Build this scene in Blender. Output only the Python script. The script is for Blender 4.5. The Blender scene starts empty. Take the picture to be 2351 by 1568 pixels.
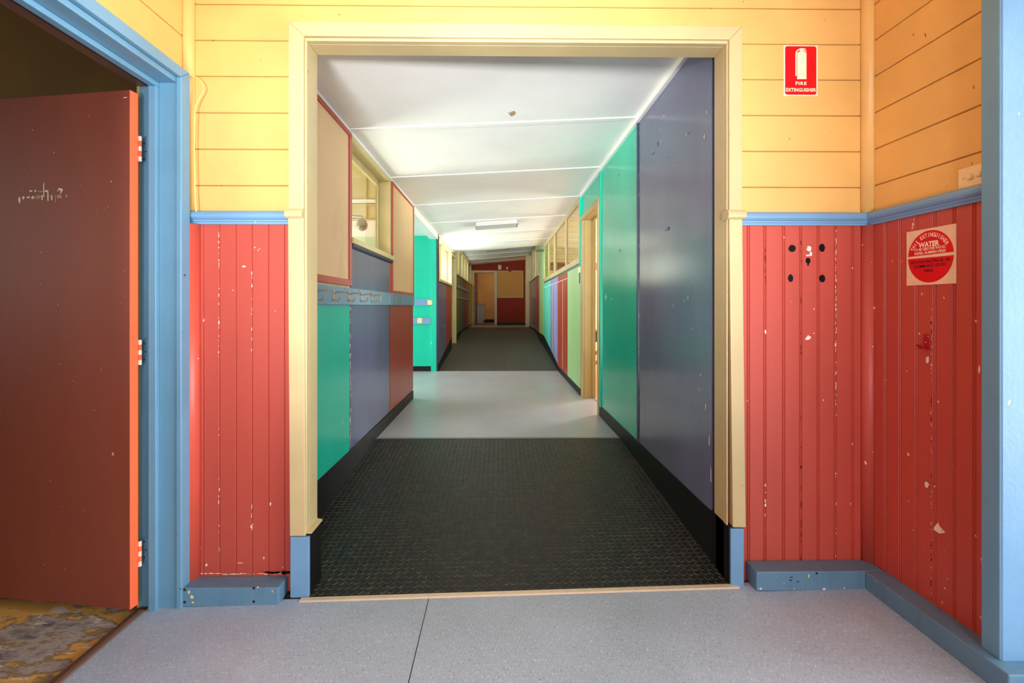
import bpy, math, random
from mathutils import Vector
random.seed(7)
S = bpy.context.scene
COL = S.collection
K = 0.00185            # metres per survey unit
F = 1110.0             # focal length in pixels of a 2351 px wide frame
CZ = 1.217             # lens height
D = F * K              # distance of the boarded front wall
YAW = math.atan(14 / F)

def u(v): return v * K
def Y(t): return t * D
def Z(a): return CZ + a * K
def ray(px, py):
    dx = (px - 1160) / F; dz = (702 - py) / F
    return (math.cos(YAW) * dx + math.sin(YAW), -math.sin(YAW) * dx + math.cos(YAW), dz)
def on_x(px, py, X):                     # survey point on a wall X = const (units) -> (t, a)
    d = ray(px, py); k = u(X) / d[0]
    return (d[1] * k / D, d[2] * k / K)
def on_y(px, py, t):                     # survey point on a wall Y = const -> (X, a) units
    d = ray(px, py); k = Y(t) / d[1]
    return (d[0] * k / K, d[2] * k / K)

# ------------------------------------------------------------------ materials
def lin(c):
    return tuple(((v / 255) / 12.92 if v / 255 <= 0.04045 else ((v / 255 + 0.055) / 1.055) ** 2.4) for v in c) + (1,)
MATS = {}
class NT:
    def __init__(s, name):
        s.m = bpy.data.materials.new(name); s.m.use_nodes = True
        s.t = s.m.node_tree; s.t.nodes.clear()
        s.out = s.n('ShaderNodeOutputMaterial'); s.b = s.n('ShaderNodeBsdfPrincipled')
        s.l(s.b.outputs[0], s.out.inputs[0])
    def n(s, ty, **kw):
        x = s.t.nodes.new(ty)
        for k, v in kw.items(): setattr(x, k, v)
        return x
    def l(s, a, b): s.t.links.new(a, b)
    def coord(s, sc=(1, 1, 1)):
        g = s.n('ShaderNodeNewGeometry'); mp = s.n('ShaderNodeMapping')
        mp.inputs['Scale'].default_value = sc
        s.l(g.outputs['Position'], mp.inputs['Vector']); return mp.outputs[0]
    def noise(s, vec, scale, detail=3, rough=0.6):
        x = s.n('ShaderNodeTexNoise'); x.inputs['Scale'].default_value = scale
        x.inputs['Detail'].default_value = detail; x.inputs['Roughness'].default_value = rough
        s.l(vec, x.inputs['Vector']); return x.outputs['Fac']
    def ramp(s, fac, stops):
        r = s.n('ShaderNodeValToRGB'); e = r.color_ramp.elements
        while len(e) < len(stops): e.new(0.5)
        for i, (p, c) in enumerate(stops): e[i].position = p; e[i].color = c
        s.l(fac, r.inputs[0]); return r.outputs[0]
    def mix(s, fac, a, b):
        x = s.n('ShaderNodeMix', data_type='RGBA')
        for sock, v in ((x.inputs['Factor'], fac), (x.inputs['A'], a), (x.inputs['B'], b)):
            if isinstance(v, (int, float, tuple)): sock.default_value = v
            else: s.l(v, sock)
        # colour sockets share names with float sockets: pick the RGBA ones
        return x.outputs['Result']
def mixrgb(nt, fac, a, b):
    x = nt.n('ShaderNodeMixRGB')
    for i, v in ((0, fac), (1, a), (2, b)):
        if isinstance(v, (int, float, tuple)): x.inputs[i].default_value = v
        else: nt.l(v, x.inputs[i])
    return x.outputs[0]
W1, B0 = (1, 1, 1, 1), (0, 0, 0, 1)

def paint(name, rgb, rough=0.42, chip=None, chip_amt=0.0, bump=0.15, grain=(1, 1, 1), var=0.08, bscale=60, dirt=0.0, spec=0.5):
    nt = NT(name); c = lin(rgb)
    v = nt.coord(grain)
    big = nt.noise(v, 2.2, 4)
    dark = tuple(x * (1 - var * 1.6) for x in c[:3]) + (1,); lite = tuple(min(1, x * (1 + var)) for x in c[:3]) + (1,)
    col = nt.ramp(big, [(0.3, dark), (0.7, lite)])
    if dirt:
        dn = nt.noise(nt.coord((1, 1, 0.25)), 9, 6, 0.7)
        dm = nt.ramp(dn, [(0.52, B0), (0.75, (dirt, dirt, dirt, 1))])
        col = mixrgb(nt, dm, col, tuple(x * 0.45 for x in c[:3]) + (1,))
    if chip:
        cn = nt.noise(nt.coord((1, 1, 0.6)), 38, 2, 0.5)
        cm = nt.ramp(cn, [(1 - 0.27 - chip_amt, B0), (1 - 0.262 - chip_amt, W1)])
        col = mixrgb(nt, cm, col, lin(chip))
    nt.l(col, nt.b.inputs['Base Color'])
    nt.b.inputs['Roughness'].default_value = rough
    nt.b.inputs['Specular IOR Level'].default_value = spec
    bp = nt.n('ShaderNodeBump'); bp.inputs['Strength'].default_value = bump; bp.inputs['Distance'].default_value = 0.002
    nt.l(nt.noise(nt.coord((1, 1, 1)), bscale, 4, 0.65), bp.inputs['Height'])
    nt.l(bp.outputs[0], nt.b.inputs['Normal'])
    MATS[name] = nt.m; return nt.m
def plain(name, rgb, rough=0.5, metal=0.0, spec=0.5):
    nt = NT(name); nt.b.inputs['Base Color'].default_value = lin(rgb)
    v = nt.noise(nt.coord(), 30, 3); c = lin(rgb)
    nt.l(nt.ramp(v, [(0.3, tuple(x * .9 for x in c[:3]) + (1,)), (0.7, c)]), nt.b.inputs['Base Color'])
    nt.b.inputs['Roughness'].default_value = rough; nt.b.inputs['Metallic'].default_value = metal
    nt.b.inputs['Specular IOR Level'].default_value = spec
    MATS[name] = nt.m; return nt.m

CH = (240, 214, 190)
YEL = paint('yellow board paint', (224, 178, 104), 0.45, (150, 110, 50), -0.015, 0.35, bscale=35)
RED = paint('red board paint', (186, 76, 62), 0.45, CH, -0.005, 0.3, grain=(1, 1, .3))
REDQ = paint('salmon red quad paint', (206, 84, 66), 0.4, CH, -0.02, 0.2)
BLUE = paint('blue trim paint', (112, 158, 196), 0.4, (214, 196, 150), -0.02, 0.3, dirt=.12)
BLUED = paint('blue skirting paint', (94, 134, 160), 0.45, (214, 190, 110), -0.008, 0.5, dirt=.5)
BLUEF = paint('blue door frame paint', (102, 148, 176), 0.42, (40, 45, 50), -0.03, 0.25, dirt=.1)
CREAM = paint('cream gloss paint', (196, 177, 130), 0.38, (150, 125, 80), -0.035, 0.25)
CREAMD = paint('cream sash paint', (212, 193, 138), 0.42, None, 0, 0.2)
TEAL = paint('teal green panel paint', (4, 198, 168), 0.22, (170, 230, 210), -0.03, 0.12, grain=(1, 1, .3))
NAVY = paint('slate blue panel paint', (104, 108, 138), 0.2, (190, 180, 180), -0.028, 0.1, grain=(1, 1, .3))
NAVYD = paint('dark navy trim paint', (48, 50, 78), 0.35, (160, 150, 160), -0.03, 0.1)
BRICK = paint('brick red panel paint', (172, 68, 50), 0.32, (230, 190, 170), -0.035, 0.1, grain=(1, 1, .3))
PINE = paint('pinboard frame red', (186, 76, 54), 0.45, (90, 40, 30), -0.03, 0.3)
LGREEN = paint('light green panel paint', (166, 206, 140), 0.4, (90, 120, 70), -0.03, 0.12, grain=(1, 1, .25))
TURQ = paint('turquoise panel paint', (80, 214, 196), 0.4, None, 0, 0.12)
LILAC = paint('lilac blue panel paint', (140, 138, 190), 0.4, None, 0, 0.12)
OLIVE = paint('olive panel paint', (110, 118, 52), 0.35)
DGREEN = paint('dark green panel paint', (50, 110, 78), 0.35)
PLUM = paint('plum panel paint', (92, 62, 76), 0.35)
TAN = paint('tan panel paint', (168, 120, 70), 0.4)
MAROON = paint('maroon wall paint', (148, 52, 30), 0.6, spec=.15)
ORANGE = paint('amber wall paint', (236, 172, 76), 0.55)
WHITE = paint('white ceiling paint', (240, 239, 236), 0.55, None, 0, 0.12, var=.03)
WHITEG = paint('white gloss cornice', (244, 243, 240), 0.45, None, 0, 0.1, var=.02)
DOORB = paint('brown red door paint', (134, 63, 44), 0.5, (214, 160, 130), -0.045, 0.12, bscale=200, grain=(1, 1, .4))
DOORLIT = paint('orange red door paint brightened as lit', (240, 104, 62), 0.45, None, 0, 0.2)  # light falling on the leaf edge is painted in as brighter orange
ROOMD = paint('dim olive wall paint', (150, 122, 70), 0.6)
BLACKV = paint('black coved vinyl', (20, 20, 21), 0.5, (120, 110, 90), -0.045, 0.15, var=.2, spec=.25)
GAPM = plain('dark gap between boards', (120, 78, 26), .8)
SPARE = plain('bare primer chip', (240, 216, 196), .7)
SPAREW = plain('white bare chip', (246, 226, 212), .7)
HOLE = plain('dark hole', (8, 7, 11), .3, 0, .3)
CREAMP = plain('cream plastic', (240, 218, 170), .35)
WHITEP = plain('white plastic', (240, 238, 232), .35)
SIGNW = plain('sign cream white', (246, 228, 196), .4)
SIGNR = plain('sign red', (216, 2, 20), .35)
SIGNK = plain('sign dark lettering', (34, 14, 34), .4)
SIGNS = plain('sticker cream', (236, 206, 170), .5)
BRACK = plain('red bracket enamel', (176, 8, 28), .3)
BRASS = plain('aged brass', (200, 164, 112), .35, .45)
STEEL = plain('steel screw', (150, 145, 140), .35, .9)
RUST = plain('rusted screw', (92, 58, 38), .7, .3)
ALU = plain('cream aluminium strip', (226, 208, 180), .35, .25)
BRONZE = plain('bronze strip', (128, 100, 84), .4, .5)
GREYT = plain('grey floor strip', (150, 152, 150), .4, .3)
GREYR = paint('dark grey rail paint', (74, 76, 80), .45)
CABW = plain('dull white laminate', (214, 204, 184), .5)
WIRE = plain('dark wire', (60, 66, 50), .5, .4)
CABLE = plain('yellowed cable', (246, 210, 120), .5)
BROWNW = plain('brown board paint', (150, 100, 76), .5)
PATINA = plain('brown paper patch', (176, 146, 116), .8)
MELA = plain('dark desk edge', (62, 64, 72), .4)
DTEAL = plain('dark teal desk apron', (4, 110, 88), .4)
PALEG = plain('pale green wall paint', (196, 222, 186), .5)
AMBER = plain('amber glass shade', (150, 128, 76), .25)
RAWW = plain('raw timber edge', (180, 150, 96), .8)

def cork():
    nt = NT('hessian pinboard'); v = nt.coord()
    a = nt.noise(v, 260, 2, .8); b = nt.noise(nt.coord((1, 1, .35)), 3.2, 5, .7)
    base = nt.ramp(a, [(.3, lin((226, 184, 138))), (.7, lin((246, 212, 168)))])
    st = nt.ramp(b, [(.55, B0), (.78, (.42, .42, .42, 1))])
    nt.l(mixrgb(nt, st, base, lin((186, 138, 92))), nt.b.inputs['Base Color'])
    nt.b.inputs['Roughness'].default_value = .9
    bp = nt.n('ShaderNodeBump'); bp.inputs['Strength'].default_value = .4; bp.inputs['Distance'].default_value = .001
    nt.l(a, bp.inputs['Height']); nt.l(bp.outputs[0], nt.b.inputs['Normal']); return nt.m
CORK = cork()
def cork2():
    nt = NT('amber pinboard'); v = nt.coord()
    a = nt.noise(v, 90, 3, .8)
    nt.l(nt.ramp(a, [(.3, lin((206, 150, 80))), (.7, lin((222, 168, 98)))]), nt.b.inputs['Base Color'])
    nt.b.inputs['Roughness'].default_value = .9; return nt.m
CORK2 = cork2()
def vinyl(name, base, fw, fd, rough=.42, amt=1.0, fl=True):
    nt = NT(name)
    big = nt.noise(nt.coord(), 1.6, 5, .6)
    c0, c1 = lin(base), lin(tuple(x * .9 for x in base))
    col = nt.ramp(big, [(.3, c1), (.7, c0)])
    if fl:
        n1 = nt.noise(nt.coord((330, 62, 1)), 1, 2, .5)
        col = mixrgb(nt, nt.ramp(n1, [(.60, B0), (.70, (.75 * amt,) * 3 + (1,))]), col, lin(fw))
        n2 = nt.noise(nt.coord((340, 66, 3.3)), 1, 2, .5)
        n2o = nt.ramp(n2, [(.30, (.75 * amt,) * 3 + (1,)), (.39, B0)])
        col = mixrgb(nt, n2o, col, lin(fd))
    st = nt.noise(nt.coord(), 7, 6, .75)
    col = mixrgb(nt, nt.ramp(st, [(.58, B0), (.8, (.3, .3, .3, 1))]), col, lin((120, 112, 104)))
    nt.l(col, nt.b.inputs['Base Color']); nt.b.inputs['Roughness'].default_value = rough
    bp = nt.n('ShaderNodeBump'); bp.inputs['Strength'].default_value = .12; bp.inputs['Distance'].default_value = .002
    nt.l(nt.noise(nt.coord(), 60, 3), bp.inputs['Height']); nt.l(bp.outputs[0], nt.b.inputs['Normal'])
    return nt.m
VINYL = vinyl('flecked grey vinyl', (172, 190, 208), (228, 234, 240), (92, 104, 134))
VINYLB = vinyl('worn grey vinyl', (184, 183, 194), (212, 212, 216), (122, 130, 148), .34, .45)
VINYLL = vinyl('pale lobby vinyl', (176, 170, 164), (200, 200, 200), (120, 120, 120), .3, .2, False)
def rubber(name, base, dust, amt):
    nt = NT(name); n = nt.noise(nt.coord(), 26, 5, .75)
    m = nt.ramp(n, [(.45, B0), (.75, (amt,) * 3 + (1,))])
    sp = nt.noise(nt.coord(), 150, 2, .5)
    m2 = nt.ramp(sp, [(.70, B0), (.74, (.6,) * 3 + (1,))])
    col = mixrgb(nt, m, lin(base), lin(dust)); col = mixrgb(nt, m2, col, lin((150, 130, 92)))
    nt.l(col, nt.b.inputs['Base Color']); nt.b.inputs['Roughness'].default_value = .45; nt.b.inputs['Specular IOR Level'].default_value = .3
    bp = nt.n('ShaderNodeBump'); bp.inputs['Strength'].default_value = .2; bp.inputs['Distance'].default_value = .001
    nt.l(nt.noise(nt.coord(), 90, 3), bp.inputs['Height']); nt.l(bp.outputs[0], nt.b.inputs['Normal'])
    return nt.m
RUB = rubber('black studded rubber', (26, 26, 27), (80, 74, 62), .35)
RUBS = rubber('dusty stud rims', (58, 56, 50), (134, 122, 98), .9)
RUBT = rubber('black stud tops', (22, 22, 23), (70, 66, 58), .3)
RUB2 = rubber('worn rubber', (56, 53, 50), (92, 86, 78), .6)
RUB2S = rubber('worn stud rims', (80, 76, 70), (120, 112, 100), .8)
def stained():
    nt = NT('stained concrete floor'); v = nt.coord((1, 2.2, 1))
    n = nt.noise(v, 2.6, 7, .68)
    col = nt.ramp(n, [(.34, lin((92, 88, 86))), (.43, lin((170, 162, 154))), (.485, lin((128, 112, 84))), (.52, lin((214, 164, 84))), (.68, lin((196, 146, 70)))])
    w = nt.noise(nt.coord((1, 2.6, 1)), 7.5, 5, .7)
    col = mixrgb(nt, nt.ramp(w, [(.57, B0), (.61, (.85,) * 3 + (1,))]), col, lin((214, 204, 196)))
    k = nt.noise(nt.coord(), 30, 6, .8)
    col = mixrgb(nt, nt.ramp(k, [(.56, B0), (.74, (.6,) * 3 + (1,))]), col, lin((70, 62, 52)))
    nt.l(col, nt.b.inputs['Base Color']); nt.b.inputs['Roughness'].default_value = .6
    bp = nt.n('ShaderNodeBump'); bp.inputs['Strength'].default_value = .4; bp.inputs['Distance'].default_value = .003
    nt.l(k, bp.inputs['Height']); nt.l(bp.outputs[0], nt.b.inputs['Normal']); return nt.m
STAIN = stained()
def timber():
    nt = NT('polished pine floorboards')
    w = nt.n('ShaderNodeTexWave', bands_direction='X'); w.inputs['Scale'].default_value = 3.2; w.inputs['Distortion'].default_value = 0
    rt = nt.n('ShaderNodeMapping'); rt.inputs['Rotation'].default_value = (0, 0, math.radians(62))
    g = nt.n('ShaderNodeNewGeometry'); nt.l(g.outputs['Position'], rt.inputs['Vector']); nt.l(rt.outputs[0], w.inputs['Vector'])
    gr = nt.noise(nt.coord((14, 3, 1)), 2, 4)
    col = nt.ramp(gr, [(.3, lin((206, 132, 76))), (.7, lin((232, 170, 112)))])
    col = mixrgb(nt, nt.ramp(w.outputs['Fac'], [(.0, W1), (.03, B0)]), col, lin((120, 70, 40)))
    nt.l(col, nt.b.inputs['Base Color']); nt.b.inputs['Roughness'].default_value = .35; return nt.m
TIMBER = timber()
def glass(name='clear pane', tint=(236, 240, 232), refl=.1):
    nt = NT(name); nt.t.nodes.remove(nt.b)
    tr = nt.n('ShaderNodeBsdfTransparent'); tr.inputs[0].default_value = lin(tint)
    gl = nt.n('ShaderNodeBsdfGlossy'); gl.inputs['Roughness'].default_value = .03
    mx = nt.n('ShaderNodeMixShader'); lw = nt.n('ShaderNodeLayerWeight'); lw.inputs[0].default_value = .12
    mm = nt.n('ShaderNodeMath', operation='MULTIPLY'); mm.inputs[1].default_value = .6
    nt.l(lw.outputs['Fresnel'], mm.inputs[0]); nt.l(mm.outputs[0], mx.inputs[0])
    nt.l(tr.outputs[0], mx.inputs[1]); nt.l(gl.outputs[0], mx.inputs[2]); nt.l(mx.outputs[0], nt.out.inputs[0])
    return nt.m
GLASS = glass()
CREAMSH = paint('shade-darkened cream door paint', (182, 163, 108), 0.42, None, 0, 0.2, dirt=.25)  # darker cream paints in the shade on the right doorway frame
def diffuser():
    nt = NT('pale grey light diffuser'); nt.b.inputs['Base Color'].default_value = lin((205, 205, 203))
    n = nt.noise(nt.coord(), 200, 2)
    nt.l(nt.ramp(n, [(.3, lin((198, 198, 196))), (.7, lin((210, 210, 208)))]), nt.b.inputs['Base Color'])
    nt.b.inputs['Roughness'].default_value = .4; return nt.m
DIFF = diffuser()

# ------------------------------------------------------------------ mesh builder
WL = {}
class MB:
    def __init__(s): s.v = []; s.f = []; s.fm = []; s.ms = []; s.sm = []
    def mi(s, m):
        if m not in s.ms: s.ms.append(m)
        return s.ms.index(m)
    def add(s, vs, fs, m, smooth=False):
        o = len(s.v); s.v += [tuple(v) for v in vs]; i = s.mi(m)
        for f in fs: s.f.append(tuple(o + k for k in f)); s.fm.append(i); s.sm.append(smooth)
        return s
    def hexa(s, p, m):          # p: 4 bottom (ccw), 4 top
        return s.add(p, [(3, 2, 1, 0), (4, 5, 6, 7), (0, 1, 5, 4), (1, 2, 6, 5), (2, 3, 7, 6), (3, 0, 4, 7)], m)
    def box(s, x0, x1, y0, y1, z0, z1, m):
        x0, x1 = min(x0, x1), max(x0, x1); y0, y1 = min(y0, y1), max(y0, y1); z0, z1 = min(z0, z1), max(z0, z1)
        return s.hexa([(x0, y0, z0), (x1, y0, z0), (x1, y1, z0), (x0, y1, z0), (x0, y0, z1), (x1, y0, z1), (x1, y1, z1), (x0, y1, z1)], m)
    def ub(s, X0, X1, t0, t1, a0, a1, m):    # survey-unit box
        return s.box(u(X0), u(X1), Y(t0), Y(t1), Z(a0), Z(a1), m)
    def prism(s, poly, fn, d0, d1, m, smooth=False):   # polygon (p,q) extruded d0..d1 with fn(p,q,d)->xyz
        n = len(poly)
        vs = [fn(p, q, d0) for p, q in poly] + [fn(p, q, d1) for p, q in poly]
        o = len(s.v); s.v += vs; i = s.mi(m)
        s.f += [tuple(o + k for k in range(n))[::-1], tuple(o + n + k for k in range(n))]; s.fm += [i, i]; s.sm += [False, False]
        for k in range(n):
            s.f.append((o + k, o + (k + 1) % n, o + n + (k + 1) % n, o + n + k)); s.fm.append(i); s.sm.append(smooth)
        return s
    def tube(s, pts, r, m, seg=8):
        pts = [Vector(p) for p in pts]; rings = []; n = len(pts)
        rr = r if isinstance(r, (list, tuple)) else [r] * n
        up = Vector((0, 0, 1)); vs = []
        for i, p in enumerate(pts):
            d = (pts[min(i + 1, n - 1)] - pts[max(i - 1, 0)]).normalized()
            a = d.cross(up); a = a if a.length > 1e-3 else d.cross(Vector((0, 1, 0))); a.normalize(); b = d.cross(a)
            vs += [p + (a * math.cos(2 * math.pi * k / seg) + b * math.sin(2 * math.pi * k / seg)) * rr[i] for k in range(seg)]
        fs = [(i * seg + k, i * seg + (k + 1) % seg, (i + 1) * seg + (k + 1) % seg, (i + 1) * seg + k) for i in range(n - 1) for k in range(seg)]
        fs += [tuple(range(seg)), tuple((n - 1) * seg + k for k in range(seg))]
        return s.add(vs, fs, m, True)
    def cyl(s, c, axis, r, h, m, seg=20, r2=None):
        c = Vector(c); ax = Vector(axis).normalized()
        return s.tube([c, c + ax * h], [r, r if r2 is None else r2], m, seg)
    def sphere(s, c, r, m, seg=20, rings=12, sc=(1, 1, 1)):
        vs = []; fs = []
        for i in range(rings + 1):
            th = math.pi * i / rings
            for k in range(seg):
                ph = 2 * math.pi * k / seg
                vs.append((c[0] + r * sc[0] * math.sin(th) * math.cos(ph), c[1] + r * sc[1] * math.sin(th) * math.sin(ph), c[2] + r * sc[2] * math.cos(th)))
        for i in range(rings):
            for k in range(seg): fs.append((i * seg + k, i * seg + (k + 1) % seg, (i + 1) * seg + (k + 1) % seg, (i + 1) * seg + k))
        return s.add(vs, fs, m, True)
    def boards(s, fn, u0, u1, v0, v1, joints, m, gw, dep, pair=0.0, gap=None):
        # flat boarding on a wall: grooves across v; fn(u, v, depth)->xyz
        pr = [(v0, 0)]
        for j in sorted(joints):
            for q in ([j - pair, j] if pair else [j]):
                if gap and v0 + gw < q < v1 - gw:
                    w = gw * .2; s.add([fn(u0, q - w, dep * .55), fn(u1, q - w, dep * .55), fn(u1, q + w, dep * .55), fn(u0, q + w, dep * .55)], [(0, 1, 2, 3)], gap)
                if v0 + gw < q < v1 - gw: pr += [(q - gw, 0), (q - gw * .2, dep), (q + gw * .25, dep), (q + gw, 0)]
        pr.append((v1, 0)); vs = []; fs = []
        for v, d in pr: vs += [fn(u0, v, d), fn(u1, v, d)]
        for i in range(len(pr) - 1): fs.append((2 * i, 2 * i + 1, 2 * i + 3, 2 * i + 2))
        return s.add(vs, fs, m)
    def chip(s, fn, cu, cv, ru, rv, m, n=9, jag=.35, d=-.0008, seed=None):
        rg = random.Random(seed if seed is not None else random.random())
        vs = []
        for k in range(n):
            a = 2 * math.pi * k / n; q = 1 + rg.uniform(-jag, jag)
            vs.append(fn(cu + ru * q * math.cos(a), cv + rv * q * math.sin(a), d))
        return s.add(vs, [tuple(range(n))], m)
    def build(s, name, parent=None, bevel=0, seg=2, org=None):
        if parent is not None: o = WL[parent]
        elif org is not None: o = Vector(org)
        else:
            xs, ys, zs = zip(*s.v); o = Vector(((min(xs) + max(xs)) / 2, (min(ys) + max(ys)) / 2, min(zs)))
        me = bpy.data.meshes.new(name)
        me.from_pydata([(v[0] - o[0], v[1] - o[1], v[2] - o[2]) for v in s.v], [], s.f)
        for m in s.ms: me.materials.append(m)
        me.polygons.foreach_set('material_index', s.fm); me.polygons.foreach_set('use_smooth', s.sm); me.update()
        ob = bpy.data.objects.new(name, me); COL.objects.link(ob)
        if parent is not None: ob.parent = parent
        else: ob.location = o
        WL[ob] = o
        if bevel:
            b = ob.modifiers.new('bevel', 'BEVEL'); b.width = bevel; b.segments = seg; b.limit_method = 'ANGLE'; b.angle_limit = math.radians(50)
        return ob
def empty(name, loc):
    o = bpy.data.objects.new(name, None); COL.objects.link(o); o.location = loc; o.empty_display_size = .1
    WL[o] = Vector(loc); return o
def tag(o, label, cat, group=None, kind=None):
    o['label'] = label; o['category'] = cat
    if group: o['group'] = group
    if kind: o['kind'] = kind
    return o
def struct(o, label, cat): return tag(o, label, cat, kind='structure')
def part(o, label): o['label'] = label; return o

def text_geo(txt, size, bold=0.0, sx=1.0, align='CENTER', spacing=1.0):
    cu = bpy.data.curves.new('t', 'FONT'); cu.body = txt; cu.size = size; cu.align_x = align; cu.align_y = 'CENTER'
    cu.offset = bold * size; cu.space_character = spacing; cu.resolution_u = 3
    ob = bpy.data.objects.new('t', cu); COL.objects.link(ob)
    dg = bpy.context.evaluated_depsgraph_get(); me = bpy.data.meshes.new_from_object(ob.evaluated_get(dg))
    vs = [(v.co.x * sx, v.co.y) for v in me.vertices]; fs = [tuple(p.vertices) for p in me.polygons]
    bpy.data.objects.remove(ob); bpy.data.curves.remove(cu); bpy.data.meshes.remove(me)
    return vs, fs
def add_text(mb, fn, txt, x, y, size, m, bold=0.0, width=None, d=-.001, spacing=1.0):
    vs, fs = text_geo(txt, size, bold, spacing=spacing)
    xs = [v[0] for v in vs]; ys = [v[1] for v in vs]; w = max(xs) - min(xs); mx = (max(xs) + min(xs)) / 2; my = (max(ys) + min(ys)) / 2
    k = (width / w) if width else 1
    mb.add([fn(x + (v[0] - mx) * k, y + v[1] - my, d) for v in vs], fs, m)
def add_arc_text(mb, fn, txt, cx, cy, r, a0, a1, size, m, bold=0.0, sx=.8, d=-.001):
    n = len(txt)
    for i, ch in enumerate(txt):
        if ch == ' ': continue
        a = math.radians(a0 + (a1 - a0) * i / (n - 1))
        vs, fs = text_geo(ch, size, bold, sx)
        xs = [v[0] for v in vs]; mx = (max(xs) + min(xs)) / 2
        ys = [v[1] for v in vs]; my = (max(ys) + min(ys)) / 2
        ca, sa = math.cos(a - math.pi / 2), math.sin(a - math.pi / 2)
        P = []
        for q in vs:
            x, y = q[0] - mx, q[1] - my + r
            P.append(fn(cx + x * ca - y * sa, cy + x * sa + y * ca, d))
        mb.add(P, fs, m)

# ------------------------------------------------------------------ survey of the place
XL, XR = -710, 856                     # vestibule side walls
CL, CR = -533, 525                     # corridor side walls
def hfl(X): return 658 - .0204 * (X + 700)      # vestibule floor, units below the lens (it tilts)
H2, H3 = 571, 365                      # floor of the middle landing and of the far landing
BACKW = 1.043                          # back of the front wall
OL, OR_, OT = -433, 518, 597           # clear opening
DADO_T, DADO_B = 214, 185
def cB(X): return 664.8 + .0747 * X    # sloping corridor ceiling
def cD(X): return 830 + .09 * X        # higher ceiling at the far end
def rampC(t):
    pts = [(3.807, 571), (4.93, 474), (5.32, 455), (6.3, 365), (9, 365)]
    for (a, b), (c, d) in zip(pts, pts[1:]):
        if t <= c: return b + (d - b) * (t - a) / (c - a)
    return 365
JOINTS = [Z(687 + 82), Z(687), Z(605), Z(523), Z(440), Z(357), Z(274)]
f_front = lambda x, z, d=0: (x, D + d, z)
f_left = lambda y, z, d=0: (u(XL) - d, y, z)
f_right = lambda y, z, d=0: (u(XR) + d, y, z)
TOPZ = Z(1010)

# ------------------------------------------------------------------ front wall
m = MB()
for X0, X1, z0, z1 in ((XL, -440, Z(DADO_B), TOPZ), (-440, 522, Z(600), TOPZ), (522, XR, Z(DADO_B), TOPZ)):
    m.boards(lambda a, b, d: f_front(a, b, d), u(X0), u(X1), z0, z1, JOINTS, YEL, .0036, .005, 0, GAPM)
GL = [on_y(p, 900, 1)[0] for p in (467, 504, 542, 579, 617, 654)]; GR = [on_y(p, 900, 1)[0] for p in (1720, 1758, 1801, 1840.5, 1880.5, 1920, 1960)]
m.boards(lambda a, b, d: f_front(b, a, d), Z(-665), Z(DADO_B + 4), u(XL), u(-440), [u(g) for g in GL], RED, .0034, .005, 0)
m.boards(lambda a, b, d: f_front(b, a, d), Z(-665), Z(DADO_B + 4), u(522), u(XR), [u(g) for g in GR], RED, .0034, .005, .0085)
for X0, X1, a0, a1 in ((XL, -438, -670, 1010), (521, XR, -670, 1010), (-438, 521, 602, 1010)):
    m.box(u(X0), u(X1), D + .008, Y(BACKW) - .002, Z(a0), Z(a1), CREAMD)
# chips and holes of the old extinguisher mount
def fchip(px, py, w, h, mt, n=9, jag=.3, d=-.0008, seed=None):
    X, a = on_y(px, py, 1.0); m.chip(f_front, u(X), Z(a), u(w / 2), u(h / 2), mt, n, jag, d, seed)
for px, py, w, h in ((1818.5, 570.5, 17, 17), (1887, 569, 14, 19), (1815, 638.5, 12, 18), (1887.5, 639.5, 14, 18), (1855, 598.5, 11, 14)):
    fchip(px, py, w, h, HOLE, 16, .06)
fchip(1855, 607, 4, 8, HOLE, 7, .2)
for px, py, w, h, n in ((1857, 572, 13, 13, 9), (1861, 582, 7, 12, 7), (1856, 586, 12, 4, 7), (1855, 776, 14, 11, 12), (1957, 616, 3, 4, 6), (1918, 791, 4, 10, 7), (1757, 762, 4, 12, 7), (1868, 765, 4, 2, 5), (1757, 1160, 4, 9, 7), (1800, 545, 2, 4, 5)):
    fchip(px, py, w, h, SPAREW, n)
for px, py, w, h in ((1853.5, 569, 2.2, 2.2), (1861, 578, 2.2, 2.2)): fchip(px, py, w, h, HOLE, 8, .05, -.0012)
def flaky(px, y0, y1, dens, col, wmax=2.2):
    y = y0
    while y < y1:
        y += random.expovariate(dens)
        fchip(px + random.uniform(-1, 1), y, random.uniform(.8, wmax), random.uniform(2, 11), col, 7, .3)
flaky(503, 525, 780, .10, SPARE, 3.2); flaky(503, 780, 1310, .03, SPARE, 2.4); flaky(578, 625, 800, .10, SPARE, 2.6); flaky(578, 1150, 1200, .05, SPARE)
flaky(1919, 525, 760, .13, SPAREW, 1.8); flaky(1919, 760, 1280, .05, SPAREW, 1.8); flaky(1757, 545, 640, .12, HOLE, 1.6); flaky(1839, 525, 1280, .05, HOLE, 1.4); flaky(1757, 1110, 1180, .1, SPAREW)
for k in range(14): fchip(446 + 15 * k + random.uniform(-6, 6), 1317 + random.uniform(-1, 1), random.uniform(8, 30), random.uniform(1.2, 3.2), SPARE, 9, .4)
fchip(628, 1314, 46, 5, HOLE, 12, .4); fchip(655, 1314, 20, 9, HOLE, 10, .4)
for px, py, w, h in ((593, 575, 3, 3), (596, 571, 4, 2), (535, 666, 3, 3), (560, 612, 8, 4), (632, 714, 2, 2), (474, 1297, 5, 8), (552, 1292, 14, 2)): fchip(px, py, w, h, SPARE if py < 700 else CH and SPARE, 7)
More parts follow.
